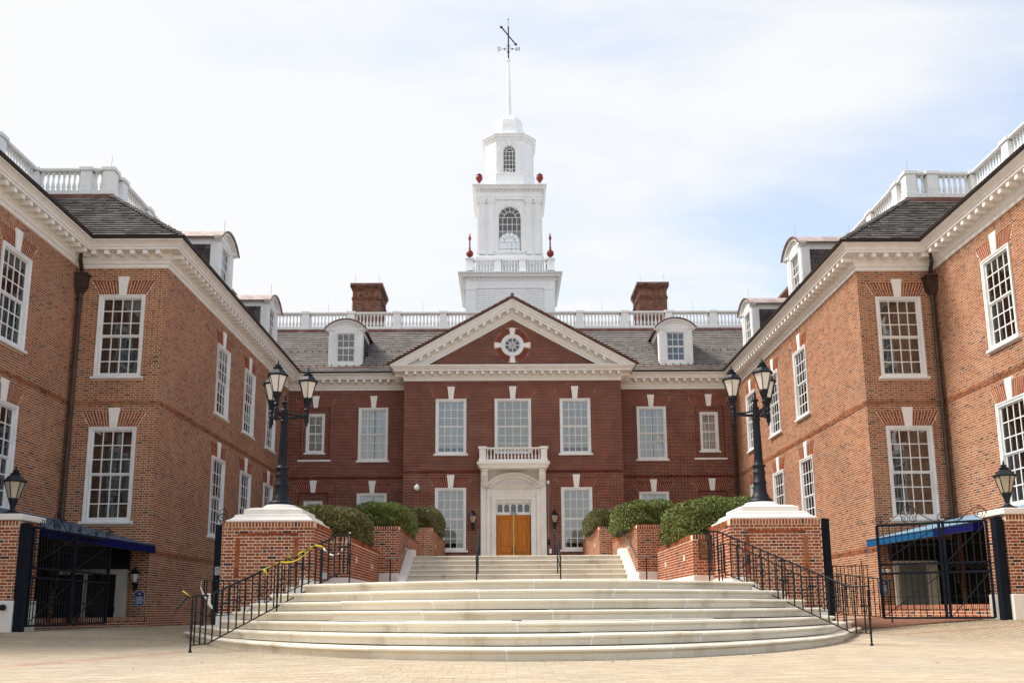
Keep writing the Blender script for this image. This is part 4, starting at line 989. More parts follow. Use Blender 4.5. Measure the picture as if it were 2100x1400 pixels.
# lantern stage (chamfered square)
def oc(h, f): return [(-f, TY - h), (f, TY - h), (h, TY - f), (h, TY + f), (f, TY + h), (-f, TY + h), (-h, TY + f), (-h, TY - f)]
MB().sweep(oc(1.44, .80), [(-.3, 25.55), (.10, 25.55), (.10, 26.42), (.06, 26.50), (.12, 26.56), (.0, 26.60), (-.3, 26.6)], closed=True).obj('lantern_base', TOWERW, tw)
P8 = oc(1.44, .80)
for k in range(8):
    a, b = P8[k], P8[(k + 1) % 8]; L = math.hypot(b[0] - a[0], b[1] - a[1]); a_ = math.atan2(b[1] - a[1], b[0] - a[0]); mid = ((a[0] + b[0]) / 2, (a[1] + b[1]) / 2)
    if k % 2 == 0: arch_wall('lantern_wall', TOWERW, mid, a_, L / 2, 26.55, 28.85, .40, (26.63, 28.03), .08, tw); arch_window(mid, a_, .40, 26.63, 28.03, 4, 5, tw)
    else:
        c, sn = math.cos(a_), math.sin(a_); mb = MB()
        def Tq(u, z, d): return (mid[0] + u * c + d * sn, mid[1] + u * sn - d * c, z)
        for (u0, u1, z0, z1, d0, d1) in ((-L / 2, L / 2, 26.55, 28.85, 0, -.08), (-L / 2 + .12, L / 2 - .12, 26.8, 28.6, .02, 0), (-L / 2 + .18, L / 2 - .18, 26.86, 28.54, .03, .02)):
            V = [Tq(u, z, d) for d in (d0, d1) for u, z in ((u0, z0), (u1, z0), (u1, z1), (u0, z1))]; mb.add(V, [(3, 2, 1, 0), (4, 5, 6, 7), (0, 1, 5, 4), (1, 2, 6, 5), (2, 3, 7, 6), (3, 0, 4, 7)])
        mb.obj('lantern_wall', TOWERW, tw)
tcorn(0, 28.78, 29.14, .22, path=oc(1.44, .80), dent=False)
def dome_prof(h, f, z): return [(x, y, z) for x, y in oc(h, f)]
lv = [(1.50, .82, 29.12), (1.22, .62, 29.22), (1.02, .50, 29.45), (.93, .45, 29.75), (.92, .445, 29.95), (.86, .42, 29.98), (.86, .415, 30.25), (.80, .39, 30.55), (.68, .33, 30.82), (.50, .24, 31.0), (.30, .13, 31.12), (.19, .08, 31.18)]
V = []; F = []
for h_, f_, z in lv: V += dome_prof(h_, f_, z)
for i in range(len(lv) - 1):
    for k in range(8): q = (k + 1) % 8; F.append((i * 8 + k, i * 8 + q, (i + 1) * 8 + q, (i + 1) * 8 + k))
F.append(tuple(range(len(V) - 8, len(V))))
MB().add(V, F).obj('dome', TOWERW, tw)
sp_ = MB().lathe([(.20, 31.12), (.19, 31.2), (.17, 31.3), (.15, 32.2), (.065, 34.96), (.05, 34.98)], TX, TY, 8).obj('spire', TOWERW, tw)
MB().sphere((TX, TY, 35.10), .135, 14).obj('ball', TOWERW, sp_, smooth=True)
mb = MB().tube([(TX, TY, 35.2), (TX, TY, 37.5)], .05, 8).tube([(TX, TY, 37.5), (TX, TY, 38.02)], .012, 6).sphere((TX, TY, 38.04), .05, 8)
for a in (0, H90):
    mb.tube([(TX - .50 * math.cos(a), TY - .50 * math.sin(a), 35.92), (TX + .50 * math.cos(a), TY + .50 * math.sin(a), 35.92)], .014, 6)
    for s in (-1, 1):
        px, py = TX + s * .26 * math.cos(a), TY + s * .26 * math.sin(a)
        mb.tube([(TX, TY, 36.18), (px, py, 35.92), (TX, TY, 35.66)], .012, 5); mb.sphere((px, py, 35.92), .055, 8)
for z in (36.18, 35.66): mb.sphere((TX, TY, z), .06, 8); mb.tube([(TX - .12, TY, z + .03), (TX, TY, z), (TX + .12, TY, z + .03)], .012, 5)
vane = mb.obj('weathervane', IRON, tw)
# compass letters, seen from behind as in the photograph
def letter(ch, x, y, s=.12):
    if ch == 'N': P_ = [[(-1, -1.3), (-1, 1.3)], [(-1, -1.3), (1, 1.3)], [(1, 1.3), (1, -1.3)]]
    else: P_ = [[(-.9, .9), (-.5, 1.3), (.5, 1.3), (.9, .8), (.6, .2), (-.6, -.2), (-.9, -.8), (-.5, -1.3), (.5, -1.3), (.9, -.9)]]
    if ch == 'S': P_ = [[(-a, b) for a, b in P_[0]]]
    mb = MB()
    for q in P_: mb.tube([(x + a * s * .8, y, 35.92 + b * s * .85) for a, b in q], .022, 5)
    mb.obj('compass_letter', IRON, vane)
letter('S', TX - .60, TY); letter('N', TX + .60, TY)
mb = MB(); A = Vector((-.43, -.85, 36.85)); B = Vector((.47, .85, 36.85)); c = Vector((TX, TY, 0))
D = (B - A).normalized(); Nn = Vector((-D.y, D.x, 0))
mb.tube([c + A, c + B], .04, 6)
for P_, dr in ((A, -1), (B, 1)):
    q = c + P_; mb.add([tuple(q + D * dr * .20), tuple(q + Nn * .12), tuple(q - D * dr * .10), tuple(q - Nn * .12), tuple(q + Vector((0, 0, .09))), tuple(q - Vector((0, 0, .09)))], [(0, 1, 4), (1, 2, 4), (2, 3, 4), (3, 0, 4), (1, 0, 5), (2, 1, 5), (3, 2, 5), (0, 3, 5)])
for w in (-.16, .16): mb.tube([tuple(c + A * .75 + D * 1.3 * t + Nn * w * math.sin(math.pi * t) + Vector((0, 0, .04 * math.sin(9 * t)))) for t in [i / 12 for i in range(13)]], .035, 5)
mb.add([tuple(c + D * a + Nn * b + Vector((0, 0, z))) for a, b, z in ((.15, -.13, -.08), (.8, -.2, -.08), (.8, .18, -.08), (.15, .13, -.08), (.15, -.1, .09), (.75, -.16, .15), (.75, .14, .15), (.15, .1, .09))], [tuple(f) for f in BOXF])
mb.obj('arrow', IRON, vane)
# ================================================================== STAIRS
HS = .1355
E_ = [7.05, 6.9, 6.15, 5.78, 5.42, 5.02, 4.6]; XB = [5.2, 5.0, 5.2, 4.9, 4.5, 4.1, 3.5]
CK = [.188, .182, .175, .168, .16, .152, .14]
def sprof(z0, z1, back=.62, ins=0.0): return [(-back, z0), (-ins, z0), (-ins, z1 - .062), (.022 - ins, z1 - .052), (.056 - ins, z1 - .036), (.058 - ins, z1 - .018), (.034 - ins, z1 - ins * .3), (-back, z1 - ins * .3)]
st = thing('front_steps', 'wide curved flight of seven pale stained stone steps in front', 'steps', (0, 9.8, 0), w=True)
for k in range(1, 8):
    yk = 9.80 + .42 * (k - 1); e = E_[k - 1]; c = CK[k - 1]; z1 = k * HS; z0 = z1 - HS + .012 if k > 1 else -.03
    f = lambda x: yk + c * x * x
    # arc length table
    xb = XB[k - 1]; yb_ = f(xb)
    f = lambda x: yk + c * x * x if abs(x) <= xb else yb_ + (18.95 - yb_) * ((abs(x) - xb) / (e - xb)) ** .92
    xs = np.linspace(-e, e, 801); ysv = np.array([f(x) for x in xs]); s_ = np.concatenate([[0], np.cumsum(np.hypot(np.diff(xs), np.diff(ysv)))])
    L = s_[-1]; cuts = [0]; mid = L / 2 + random.uniform(-.9, .9); j = [mid]
    while j[-1] + 1.5 < L - .6: j.append(j[-1] + random.uniform(1.35, 2.1))
    q = mid
    while q - 1.5 > .6: q -= random.uniform(1.35, 2.1); j.append(q)
    j = sorted([a for a in j if .4 < a < L - .4]); cuts = [0] + j + [L]
    for a, b in zip(cuts[:-1], cuts[1:]):
        ss = np.linspace(a + .005, b - .005, max(4, int((b - a) / .14))); px = np.interp(ss, s_, xs); pts = [(float(x), float(f(x))) for x in px]
        dz = random.uniform(-.003, .003); dj = random.uniform(-.006, .006)
        MB().sweep(pts, [(o + dj, z + (dz if z > z0 + .05 else 0)) for o, z in sprof(z0, z1)]).obj('stair_slab', STEPS, st, smooth=True)
    for a in j:
        mb = MB(); w = .011; ss = np.array([a - w, a + w]); px = np.interp(ss, s_, xs); mb.sweep([(float(x), float(f(x))) for x in px], sprof(z0, z1, .5, -.001)); mb.obj('joint_mortar', WHITEM, st)
# landing
ld = [(-4.4, 18.9)] + [(x, 12.32 + .45 + .14 * x * x) for x in np.linspace(-3.3, 3.3, 40)] + [(4.4, 18.9)]
LANDM = piecemat('landing brick', [(0, (.40, .19, .12)), (.4, (.34, .15, .10)), (.7, (.44, .23, .15))], .9, .6, 90)
o = MB().prism([(float(x), float(y)) for x, y in ld] + [(4.4, 25.6), (-4.4, 25.6)], .5, .944, 'z').obj('landing', LANDM, kind='structure')
# upper flight
us = thing('upper_steps', 'straight upper flight of stone steps leading to the front door', 'steps', (0, 25.3, .95), w=True)
for k in range(1, 9):
    y = 25.3 + .36 * (k - 1); z1 = .95 + .157 * k; z0 = z1 - .147
    x = -3.22; first = True
    while x < 3.2:
        w = random.uniform(1.2, 1.5) if not first else random.uniform(.5, 1.4); first = False; x2 = min(x + w, 3.22)
        if 3.22 - x2 < .4: x2 = 3.22
        dz = random.uniform(-.0025, .0025)
        MB().sweep([(x + .004, y), (x2 - .004, y)], [(o, z + (dz if z > z0 + .05 else 0)) for o, z in sprof(z0, z1, .55)]).obj('stair_slab', STEPS, us, smooth=True); x = x2
for s in (-1, 1):
    poly = [(25.25, .9), (25.25, 1.28), (27.9, 2.42), (28.5, 2.42), (28.5, .9)]
    x0, x1 = sorted((s * 3.22, s * 3.445)); MB().prism(poly, x0, x1, 'x').obj('stringer', CAPST, us)
MB().box(-5.5, 5.5, 28.2, YC + .5, 1.8, 2.198).obj('terrace', STONE, kind='structure')
MB().box(-6.2, -5.5, 27.2, 40.4, 1.2, 2.2).box(5.5, 6.2, 27.2, 40.4, 1.2, 2.2).obj('side_lawn', mat('lawn', (.05, .08, .025), .95, .3, 8, .5, 60), kind='structure')

# ================================================================== PIERS AND PLANTERS
ROWM = {}
def rowlock(parent, O, ang, L, z, h=.105, d=.21, pr=.022, mt=BR_PIER, maxn=120):
    w = .0677 - .016
    if (h, d, mt.name) not in ROWM: ROWM[(h, d, mt.name)] = MB().box(0, w, -pr, d, 0, h).mesh('coping brick', mt, bevel=.008)
    n = int(L / .0677); mb = MB().prism([to_world(O, ang, u, dd, 0)[:2] for u, dd in ((0, pr - .01), (L, pr - .01), (L, -d + .01), (0, -d + .01))], z, z + h - .008, 'z'); mb.obj('coping_mortar', MORTP, parent)
    for i in range(n):
        p = to_world(O, ang, i * L / n + .004, 0, z)
        inst('coping_brick', ROWM[(h, d, mt.name)], parent, p, ang)
def brick_box(t, x0, x1, y0, y1, z0, z1, faces='fio', holes=(), coping=True, mt=BR_PIER, s=1, maxn=290, chead=.105):
    """faces: f front (towards camera), i inner side (towards the stairs), o outer side"""
    bs = BrickSet(t, mt); zt = z1 - (chead if coping else 0)
    bs.wall((x0, y0), 0, x1 - x0, z0, zt, holes, mort=MORTP, name='front')
    if 'r' in faces: bs.wall((x1, y0), H90, y1 - y0, z0, zt, mort=MORTP, name='side')
    if 'l' in faces: bs.wall((x0, y1), -H90, y1 - y0, z0, zt, mort=MORTP, name='side')
    bs.finish(maxn)
    if coping:
        rowlock(t, (x0, y0), 0, x1 - x0, zt)
        if 'r' in faces: rowlock(t, (x1, y0 + .19), H90, y1 - y0 - .19, zt)
        if 'l' in faces: rowlock(t, (x0, y1), -H90, y1 - y0 - .19, zt)
    MB().box(x0 + .05, x1 - .05, y0 + .05, y1 - .05, z0, zt - .03).obj('core', MORTP, t)
for s in (-1, 1):
    side = 'left' if s < 0 else 'right'
    x0, x1 = sorted((s * 4.45, s * 6.40))
    t = thing('brick_pier', f'square brick pier with sunk panel and stone cap, {side} of the steps', 'pier', (s * 5.42, 18.96, 0), w=True, group='brick piers carrying the triple lamps')
    brick_box(t, x0, x1, 18.96, 20.9, .15, 2.42, faces='r' if s < 0 else 'l')
    poly = [(4.44, 0), (4.44, 1.20), (4.72, 1.20), (4.72, 1.055), (4.99, 1.055), (4.99, .92), (5.28, .92), (5.28, .785), (5.60, .785), (5.60, .65), (5.92, .65), (5.92, .51), (6.44, .51), (6.44, 0)]
    MB().prism([(s * a, b) for a, b in poly], 18.93, 18.99).obj('plinth', CAPST, t)
    MB().box(*sorted((s * 4.42, s * 4.46)), 18.95, 20.72, .9, 1.20).obj('plinth_return', CAPST, t); MB().box(*sorted((s * 6.38, s * 6.43)), 18.95, 20.92, 0, .51).obj('plinth_return', CAPST, t)
    mb = MB(); a, b, c, d = 4.77, 6.07, 1.24, 2.19
    for i in range(4): u0 = a + i * (b - a) / 4; mb.box(*sorted((s * (u0 + .006), s * (u0 + (b - a) / 4 - .006))), 18.952, 18.98, d - .055, d)
    for x in (a, b - .055):
        for i in range(4): z0 = c + i * (d - .09 - c) / 4; mb.box(*sorted((s * x, s * (x + .085))), 18.952, 18.98, z0 + .006, z0 + (d - .09 - c) / 4 - .006)
    mb.obj('panel_frame', BR_PIER, t, bevel=.003)
    cx, cy = s * 5.42, 19.93
    mb = MB()
    for (h0, z0), (h1, z1) in zip([(.90, 2.42), (.93, 2.44), (.93, 2.47), (.86, 2.50), (.80, 2.55), (.78, 2.60), (.70, 2.62), (.64, 2.62), (.64, 2.73), (.50, 2.78)], [(.93, 2.44), (.93, 2.47), (.86, 2.50), (.80, 2.55), (.78, 2.60), (.70, 2.62), (.64, 2.62), (.64, 2.73), (.50, 2.78), (.36, 2.80)]): mb.taper(cx, cy, z0, z1 + .0001, h0, h0, h1, h1)
    mb.lathe([(.44, 2.74), (.42, 2.80), (.36, 2.86), (.33, 2.88)], cx, cy, 28); mb.obj('cap_stone', CAPST, t)
    # gate piers
    x0, x1 = (-11.44, -10.58) if s < 0 else (10.24, 11.10)
    gzv = .10 if s < 0 else .22
    t = thing('gate_pier', f'narrow brick gate pier with flat stone cap and lantern at the {side} edge', 'pier', ((x0 + x1) / 2, 18.7, gzv), w=True, group='brick gate piers')
    brick_box(t, x0, x1, 18.7, 19.56, .78, 2.46, faces='r' if s < 0 else 'l')
    MB().box(x0 - .03, x1 + .03, 18.66, 19.6, gzv - .1, .80).obj('plinth', CAPST, t, bevel=.01)
    MB().box(x0 - .07, x1 + .07, 18.62, 19.64, 2.465, 2.60).obj('cap_stone', CAPST, t, bevel=.015)
    # stepped planters
    for n_, (y0, y1, xi, xo, zb_, zt, nm) in enumerate(((20.7, 25.7, 4.0, 6.4, 1.30, 2.24, 'lowest'), (25.7, 31.8, 3.45, 5.9, 1.59, 2.95, 'middle'), (31.8, 38.75, 3.0, 5.6, 2.2, 3.46, 'highest'))):
        x0, x1 = sorted((s * xi, s * xo))
        t = thing('brick_planter', f'{nm} of the stepped brick planters {side} of the stairs', 'planter', (s * (xi + xo) / 2, y0, zb_), w=True, group='stepped brick planters beside the stairs')
        brick_box(t, x0, x1, y0, y1, zb_, zt, faces='r' if s < 0 else 'l', maxn=290 if n_ < 2 else 200)
        if n_ == 0: MB().box(*sorted((s * (xi - .02), s * xo)), y0 - .03, y1, .9, 1.30).obj('plinth', CAPST, t, bevel=.01)
        if n_ == 1: MB().box(*sorted((s * (xi - .0), s * xo)), y0 - .03, y0 + .3, .9, 1.60).obj('plinth', CAPST, t, bevel=.01); MB().box(*sorted((s * (xi + .02), s * xo)), y0, y1, .9, 1.59).obj('footing', MORTP, t)
        MB().box(*sorted((s * (xi + .18), s * (xo - .02))), y0 + .18, y1, zt - .3, zt - .04).obj('soil', MULCH, t)
        for yy, zz in (((21.75, 1.75), (24.3, 1.72)), ((27.6, 2.45),), ((33.4, 2.9),))[n_]:
            MB().box(*sorted((s * (xi - .012), s * (xi + .03))), yy - .10, yy + .10, zz - .07, zz + .07).obj('step_light', STONE, t, bevel=.004)
# ================================================================== HEDGES
def leafmat(name, cols):
    return piecemat(name, cols, .55, .0, 40, .25, 1.5, spec=.4)
LEAF = leafmat('hedge leaf', [(0, (.075, .125, .022)), (.25, (.12, .18, .032)), (.5, (.045, .075, .015)), (.66, (.26, .31, .07)), (.86, (.34, .31, .11)), (.95, (.17, .09, .04))])
LEAFD = leafmat('hedge leaf brownish', [(0, (.09, .12, .025)), (.25, (.14, .17, .04)), (.45, (.05, .065, .018)), (.62, (.24, .23, .08)), (.8, (.30, .20, .10)), (.93, (.15, .075, .04))])
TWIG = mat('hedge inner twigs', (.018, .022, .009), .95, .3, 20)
def hedge(x0, x1, y0, y1, z0, z1, label, lm, n, seed):
    r = np.random.default_rng(seed); t = thing('hedge', label, 'hedge', ((x0 + x1) / 2, (y0 + y1) / 2, z0), w=True, group='clipped hedges in the stepped planters')
    c = np.array([(x0 + x1) / 2, (y0 + y1) / 2, (z0 + z1) / 2]); h = np.array([(x1 - x0) / 2, (y1 - y0) / 2, (z1 - z0) / 2])
    ph = r.uniform(0, 6, 12)
    def bump(d): return 1 + .028 * np.sin(d[:, 0] * 5 + ph[0]) * np.sin(d[:, 1] * 4 + ph[1]) + .022 * np.sin(d[:, 0] * 11 + ph[2] + d[:, 2] * 7) + .025 * np.sin(d[:, 1] * 13 + ph[3]) * np.sin(d[:, 2] * 9 + ph[4])
    def surf(d):          # superellipsoid
        p = 3.6; k = (np.abs(d) ** p).sum(1) ** (-1 / p); return d * k[:, None] * bump(d)[:, None]
    d = r.normal(size=(n, 3)); d /= np.linalg.norm(d, axis=1)[:, None]; d[:, 2] = np.where(d[:, 2] < -.6, -d[:, 2], d[:, 2])
    depth = 1 - np.abs(r.normal(0, .055, n)) + (r.random(n) < .04) * r.uniform(0, .05, n)
    P = c + surf(d) * h * depth[:, None]
    nrm = d / h; nrm /= np.linalg.norm(nrm, axis=1)[:, None]
    a = r.normal(size=(n, 3)) + nrm * .9; a /= np.linalg.norm(a, axis=1)[:, None]
    b = np.cross(a, r.normal(size=(n, 3))); b /= np.linalg.norm(b, axis=1)[:, None]
    l = r.uniform(.020, .038, n)[:, None]; w = l * .42
    V = np.stack([P - a * l, P + b * w, P + a * l, P - b * w], 1).reshape(-1, 3); F = np.arange(4 * n).reshape(-1, 4)
    o = bpy.data.objects.new('foliage', np_mesh('foliage', V, F, lm)); link(o, t); o['kind'] = 'stuff'
    mb = MB(); q = []
    m_, k_ = 14, 24
    for i in range(m_ + 1):
        for j in range(k_): th = math.pi * i / m_; f = 2 * math.pi * j / k_; q.append((math.sin(th) * math.cos(f), math.sin(th) * math.sin(f), math.cos(th)))
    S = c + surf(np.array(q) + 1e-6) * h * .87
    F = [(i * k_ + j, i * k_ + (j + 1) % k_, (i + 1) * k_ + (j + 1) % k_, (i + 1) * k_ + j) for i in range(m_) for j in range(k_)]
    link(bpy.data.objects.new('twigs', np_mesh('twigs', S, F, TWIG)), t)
hedge(-6.2, -3.92, 20.95, 24.9, 2.0, 3.12, 'browned clipped hedge in the lowest left planter beside the lamp pier', LEAFD, 60000, 1)
hedge(3.82, 6.3, 20.95, 24.9, 2.0, 3.27, 'largest green clipped hedge in the lowest right planter beside the lamp pier', LEAF, 66000, 2)
hedge(-5.0, -3.25, 26.0, 30.4, 2.76, 3.80, 'dark green rounded hedge in the middle left planter', LEAF, 48000, 3)
hedge(3.05, 4.95, 26.0, 30.4, 2.76, 3.82, 'green rounded hedge in the middle right planter', LEAF, 48000, 4)
hedge(-4.2, -2.75, 32.1, 36.4, 3.28, 4.34, 'small hedge in the highest left planter nearest the front door', LEAFD, 30000, 5)
hedge(2.72, 4.1, 32.1, 36.4, 3.28, 4.24, 'small hedge in the highest right planter nearest the front door', LEAFD, 30000, 6)

# ================================================================== LAMPS
def lantern_parts(tan=False):
    g = FROSTT if tan else FROST; key = 'lan' + g.name
    if key in PANEM: return PANEM[key]
    mb = MB(); n = 6; ph = R(30)
    mb.lathe([(.04, 0), (.045, .10), (.07, .12), (.05, .15), (.055, .22), (.10, .34), (.105, .37), (.10, .385)], n=12)
    mb.lathe([(.10, .375), (.112, .38), (.112, .405), (.10, .41)], n=6, ph=ph)
    for k in range(6):
        a = ph + k * math.pi / 3; mb.tube([(.108 * math.cos(a), .108 * math.sin(a), .40), (.222 * math.cos(a), .222 * math.sin(a), .79)], .011, 4)
    mb.lathe([(.21, .78), (.24, .785), (.262, .80), (.262, .815), (.235, .83), (.20, .86), (.165, .91), (.12, .945), (.10, .955), (.10, .975), (.13, .985), (.10, 1.0), (.06, 1.02), (.055, 1.035), (.085, 1.045), (.05, 1.07), (.02, 1.085)], n=6, ph=ph)
    mb.lathe([(.018, 1.08), (.03, 1.10), (.018, 1.125), (.012, 1.15), (.003, 1.19)], n=8)
    body = mb.mesh('lantern frame', LAMPB)
    r0, r1 = .104, .214; a = math.pi / 6; c0, c1 = r0 * math.cos(a), r1 * math.cos(a); h0, h1 = r0 * math.sin(a) * .94, r1 * math.sin(a) * .94
    pane = MB().add([(c0, -h0, .405), (c0, h0, .405), (c1, h1, .785), (c1, -h1, .785), (c0 - .006, -h0, .405), (c0 - .006, h0, .405), (c1 - .006, h1, .785), (c1 - .006, -h1, .785)], [(0, 1, 2, 3), (7, 6, 5, 4), (0, 4, 5, 1), (1, 5, 6, 2), (2, 6, 7, 3), (3, 7, 4, 0)]).mesh('glass panel', g)
    PANEM[key] = (body, pane); return PANEM[key]
def lantern(parent, loc, tan=False, rz=0, sc=1, name='lantern'):
    b, p = lantern_parts(tan); o = inst(name, b, parent, loc, rz, scale=(sc, sc, sc))
    for k in range(6): inst('glass_panel', p, o, (0, 0, 0), k * math.pi / 3)
    return o
for s in (-1, 1):
    side = 'left' if s < 0 else 'right'
    t = thing('street_lamp', f'blue-black cast iron lamp post with three lanterns on the brick pier {side} of the steps', 'lamp post', (s * 5.42, 19.93, 2.88), group='triple lantern lamp posts')
    MB().lathe([(.27, 0), (.27, .05), (.24, .09), (.20, .11), (.19, .15), (.165, .20), (.15, .24), (.135, .42), (.15, .44), (.15, .47), (.135, .49), (.128, .66), (.145, .68), (.145, .70), (.128, .73), (.12, .80), (.15, .83), (.15, .86), (.11, .89), (.10, .92), (.10, .98)], n=24).obj('base', LAMPB, t, smooth=True)
    mb = MB(); n = 16; prof = [(.098, .95), (.085, 1.5), (.076, 1.92)]
    V = []; F = []
    for r_, z in prof:
        for k in range(32): a = 2 * math.pi * k / 32; rr = r_ * (1 if k % 2 else .90); V.append((rr * math.cos(a), rr * math.sin(a), z))
    for i in range(2):
        for k in range(32): q = (k + 1) % 32; F.append((i * 32 + k, i * 32 + q, (i + 1) * 32 + q, (i + 1) * 32 + k))
    mb.add(V, F); mb.lathe([(.076, 1.90), (.095, 1.92), (.095, 1.95), (.075, 1.97), (.07, 2.18), (.085, 2.2), (.05, 2.24), (.045, 2.34), (.09, 2.38), (.035, 2.42), (.02, 2.5), (.035, 2.53), (.005, 2.6)], n=16); mb.obj('shaft', LAMPB, t)
    for k, a in enumerate((14, 140, 263)):
        a = R(a if s > 0 else 180 - a); 
        if s > 0: a = R((180 - (14, 140, 263)[k]) )
        else: a = R((14, 140, 263)[k])
        ux, uy = math.cos(a), math.sin(a); L = .50
        mb = MB(); mb.tube([(ux * .05, uy * .05, 2.02), (ux * L, uy * L, 2.08)], .032, 6); mb.tube([(ux * .06, uy * .06, 2.13), (ux * .25, uy * .25, 2.10), (ux * L, uy * L, 2.10)], .02, 6)
        mb.lathe([(.004, -.20), (.028, -.15), (.02, -.12), (.05, -.09), (.05, .10), (.035, .14), (.045, .16)], ux * L, uy * L, 12, 2.03); mb.obj('arm', LAMPB, t)
        lantern(t, (ux * L, uy * L, 2.12), rz=a, sc=.96)
for s, x in ((-1, -10.95), (1, 10.52)):
    t = thing('pier_lantern', f'single tan-glass lantern standing on the {"left" if s < 0 else "right"} gate pier cap', 'lantern', (x, 19.05, 2.60), group='single lanterns on the gate piers')
    MB().lathe([(.19, 0), (.19, .05), (.12, .08), (.08, .10), (.07, .12)], n=16).obj('base', LAMPB, t, smooth=True)
    lantern(t, (0, 0, .0), tan=True, sc=.92)
for x, side in ((-1.78, 'left'), (1.79, 'right')):
    t = thing('wall_lantern', f'black wall lantern on the brick immediately {side} of the stone door surround', 'lantern', (x, YC, 3.98), group='wall lanterns beside the front door')
    MB().box(-.06, .06, -.03, 0, 0, .35).tube([(0, -.02, .1), (0, -.12, .02), (0, -.2, .12)], .022, 6).obj('bracket', IRON, t)
    lantern(t, (0, -.22, .0), tan=True, sc=.76)
t = thing('wall_lantern', 'small black wall lantern beside the white door trim under the left blue canopy', 'lantern', (-10.78, 25.35, 1.18)); MB().box(-.05, .05, -.03, 0, 0, .3).obj('bracket', IRON, t); t['category'] = 'lantern'; lantern(t, (0, -.14, -.05), sc=.6)
t = thing('wall_light', 'twin white floodlight on the wall above the blue sign by the right gate', 'floodlight', (10.55, 25.79, 1.52)); MB().box(-.05, .05, -.06, 0, -.03, .06).obj('mount', GREYM, t)
for q in (-.1, .1): MB().lathe([(.03, 0), (.07, .1), (.07, .12)], n=12).obj('lamp_head', WHITEM, t, loc=(q, -.14, -.02))

# ================================================================== RAILINGS, GATES
def spiral(c, r, turns, a0, s=1, n=26, rmin=.12):
    return [(c[0] + s * r * (1 - (1 - rmin) * i / n) * math.cos(a0 + turns * 2 * math.pi * i / n), c[1], c[2] + r * (1 - (1 - rmin) * i / n) * math.sin(a0 + turns * 2 * math.pi * i / n)) for i in range(n + 1)]
def bal_mesh(h, fancy):
    k = ('rb', round(h, 2), fancy)
    if k not in PANEM:
        mb = MB().box(-.008, .008, -.008, .008, 0, h)
        if fancy:
            for z in (.42, .62): mb.lathe([(.009, 0), (.02, .03), (.012, .06)], n=6, z=h * z)
        if fancy == 2:
            mb.tube([(-.05, 0, h * .55), (-.065, 0, h * .60), (-.03, 0, h * .62), (0, 0, h * .52), (.03, 0, h * .62), (.065, 0, h * .60), (.05, 0, h * .55)], .007, 4); mb.tube([(-.05, 0, h * .46), (0, 0, h * .50), (.05, 0, h * .46)], .007, 4)
        PANEM[k] = mb.mesh('baluster', IRON)
    return PANEM[k]
def post_mesh(h, r=.015):
    k = ('po', round(h, 2), r)
    if k not in PANEM:
        mb = MB().box(-r * .7, r * .7, -r * .7, r * .7, 0, h); mb.lathe([(r, 0), (r * 1.9, .0), (r * 1.6, .02), (r, .04)], n=8)
        mb.lathe([(r, .22 * h), (r * 1.5, .25 * h), (r, .28 * h)], n=8); mb.lathe([(r * .7, .34 * h), (r * 1.35, .45 * h), (r * 1.2, .62 * h), (r * .7, .68 * h)], n=8); mb.lathe([(r, .76 * h), (r * 1.3, .79 * h), (r, .82 * h)], n=8)
        PANEM[k] = mb.mesh('post', IRON)
    return PANEM[k]
def railing(label, top, bot, posts, sp=.135, mt_top=OLDRAIL, group=None, fancy=True, end=None, cat='railing', sect=.02):
    """top / bot: 3-D polylines with matching plan points"""
    t = thing('railing', label, cat, (bot[0][0], bot[0][1], bot[0][2]), w=True, group=group)
    tp = list(top) + ([] if not end else [])
    mb = MB(); pts = (end or []) + [tuple(p) for p in top]; mb.tube(pts, sect, 8); mb.obj('handrail', mt_top, t, smooth=True)
    MB().tube(bot, .011, 4).obj('bottom_rail', IRON, t)
    cnt = 0
    for (a, b, c, d) in zip(top[:-1], top[1:], bot[:-1], bot[1:]):
        a, b, c, d = map(Vector, (a, b, c, d)); L = math.hypot(b.x - a.x, b.y - a.y); n = max(1, int(L / sp)); ang = math.atan2(b.y - a.y, b.x - a.x)
        for i in range(n):
            q = (i + .5) / n; p0 = c.lerp(d, q); h = a.lerp(b, q).z - p0.z - .01; cnt += 1
            inst('baluster', bal_mesh(h, 2 if (fancy and cnt % 3 == 1) else (1 if fancy and cnt % 3 == 2 else 0)), t, tuple(p0), ang)
    for (x, y, z0, z1) in posts: inst('post', post_mesh(z1 - z0), t, (x, y, z0))
    return t
RA, RB = (-4.57, 12.8, .775), (-3.11, 14.6, 1.765)
railing('black iron stair railing with curled end on the left wrapped in yellow tape', [(-4.67, 12.42, .755), RA, RB, (-2.86, 14.3, 1.75)], [(-4.67, 12.42, .095), (-4.57, 12.8, .104), (-3.11, 14.6, 1.13), (-2.86, 14.3, 1.13)],
        [(-4.67, 12.4, .0, .74), (-2.86, 14.3, .94, 1.76), (-3.85, 13.72, .40, 1.27)], end=[(-4.86, 12.3, .60), (-4.81, 12.3, .62), (-4.77, 12.33, .70), (-4.72, 12.37, .75)], sp=.128, mt_top=IRON, sect=.015)
railing('black iron stair railing descending to the pavement on the right', [(4.89, 13.0, .85), (4.73, 13.3, .845), (3.20, 14.8, 1.80), (2.92, 14.4, 1.78)], [(4.89, 13.0, .178), (4.73, 13.3, .178), (3.20, 14.8, 1.155), (2.92, 14.4, 1.15)],
        [(4.89, 13.0, .0, .80), (2.92, 14.4, .94, 1.76), (3.98, 14.04, .42, 1.32), (3.16, 14.76, .95, 1.8)], sp=.128, mt_top=IRON, sect=.015)
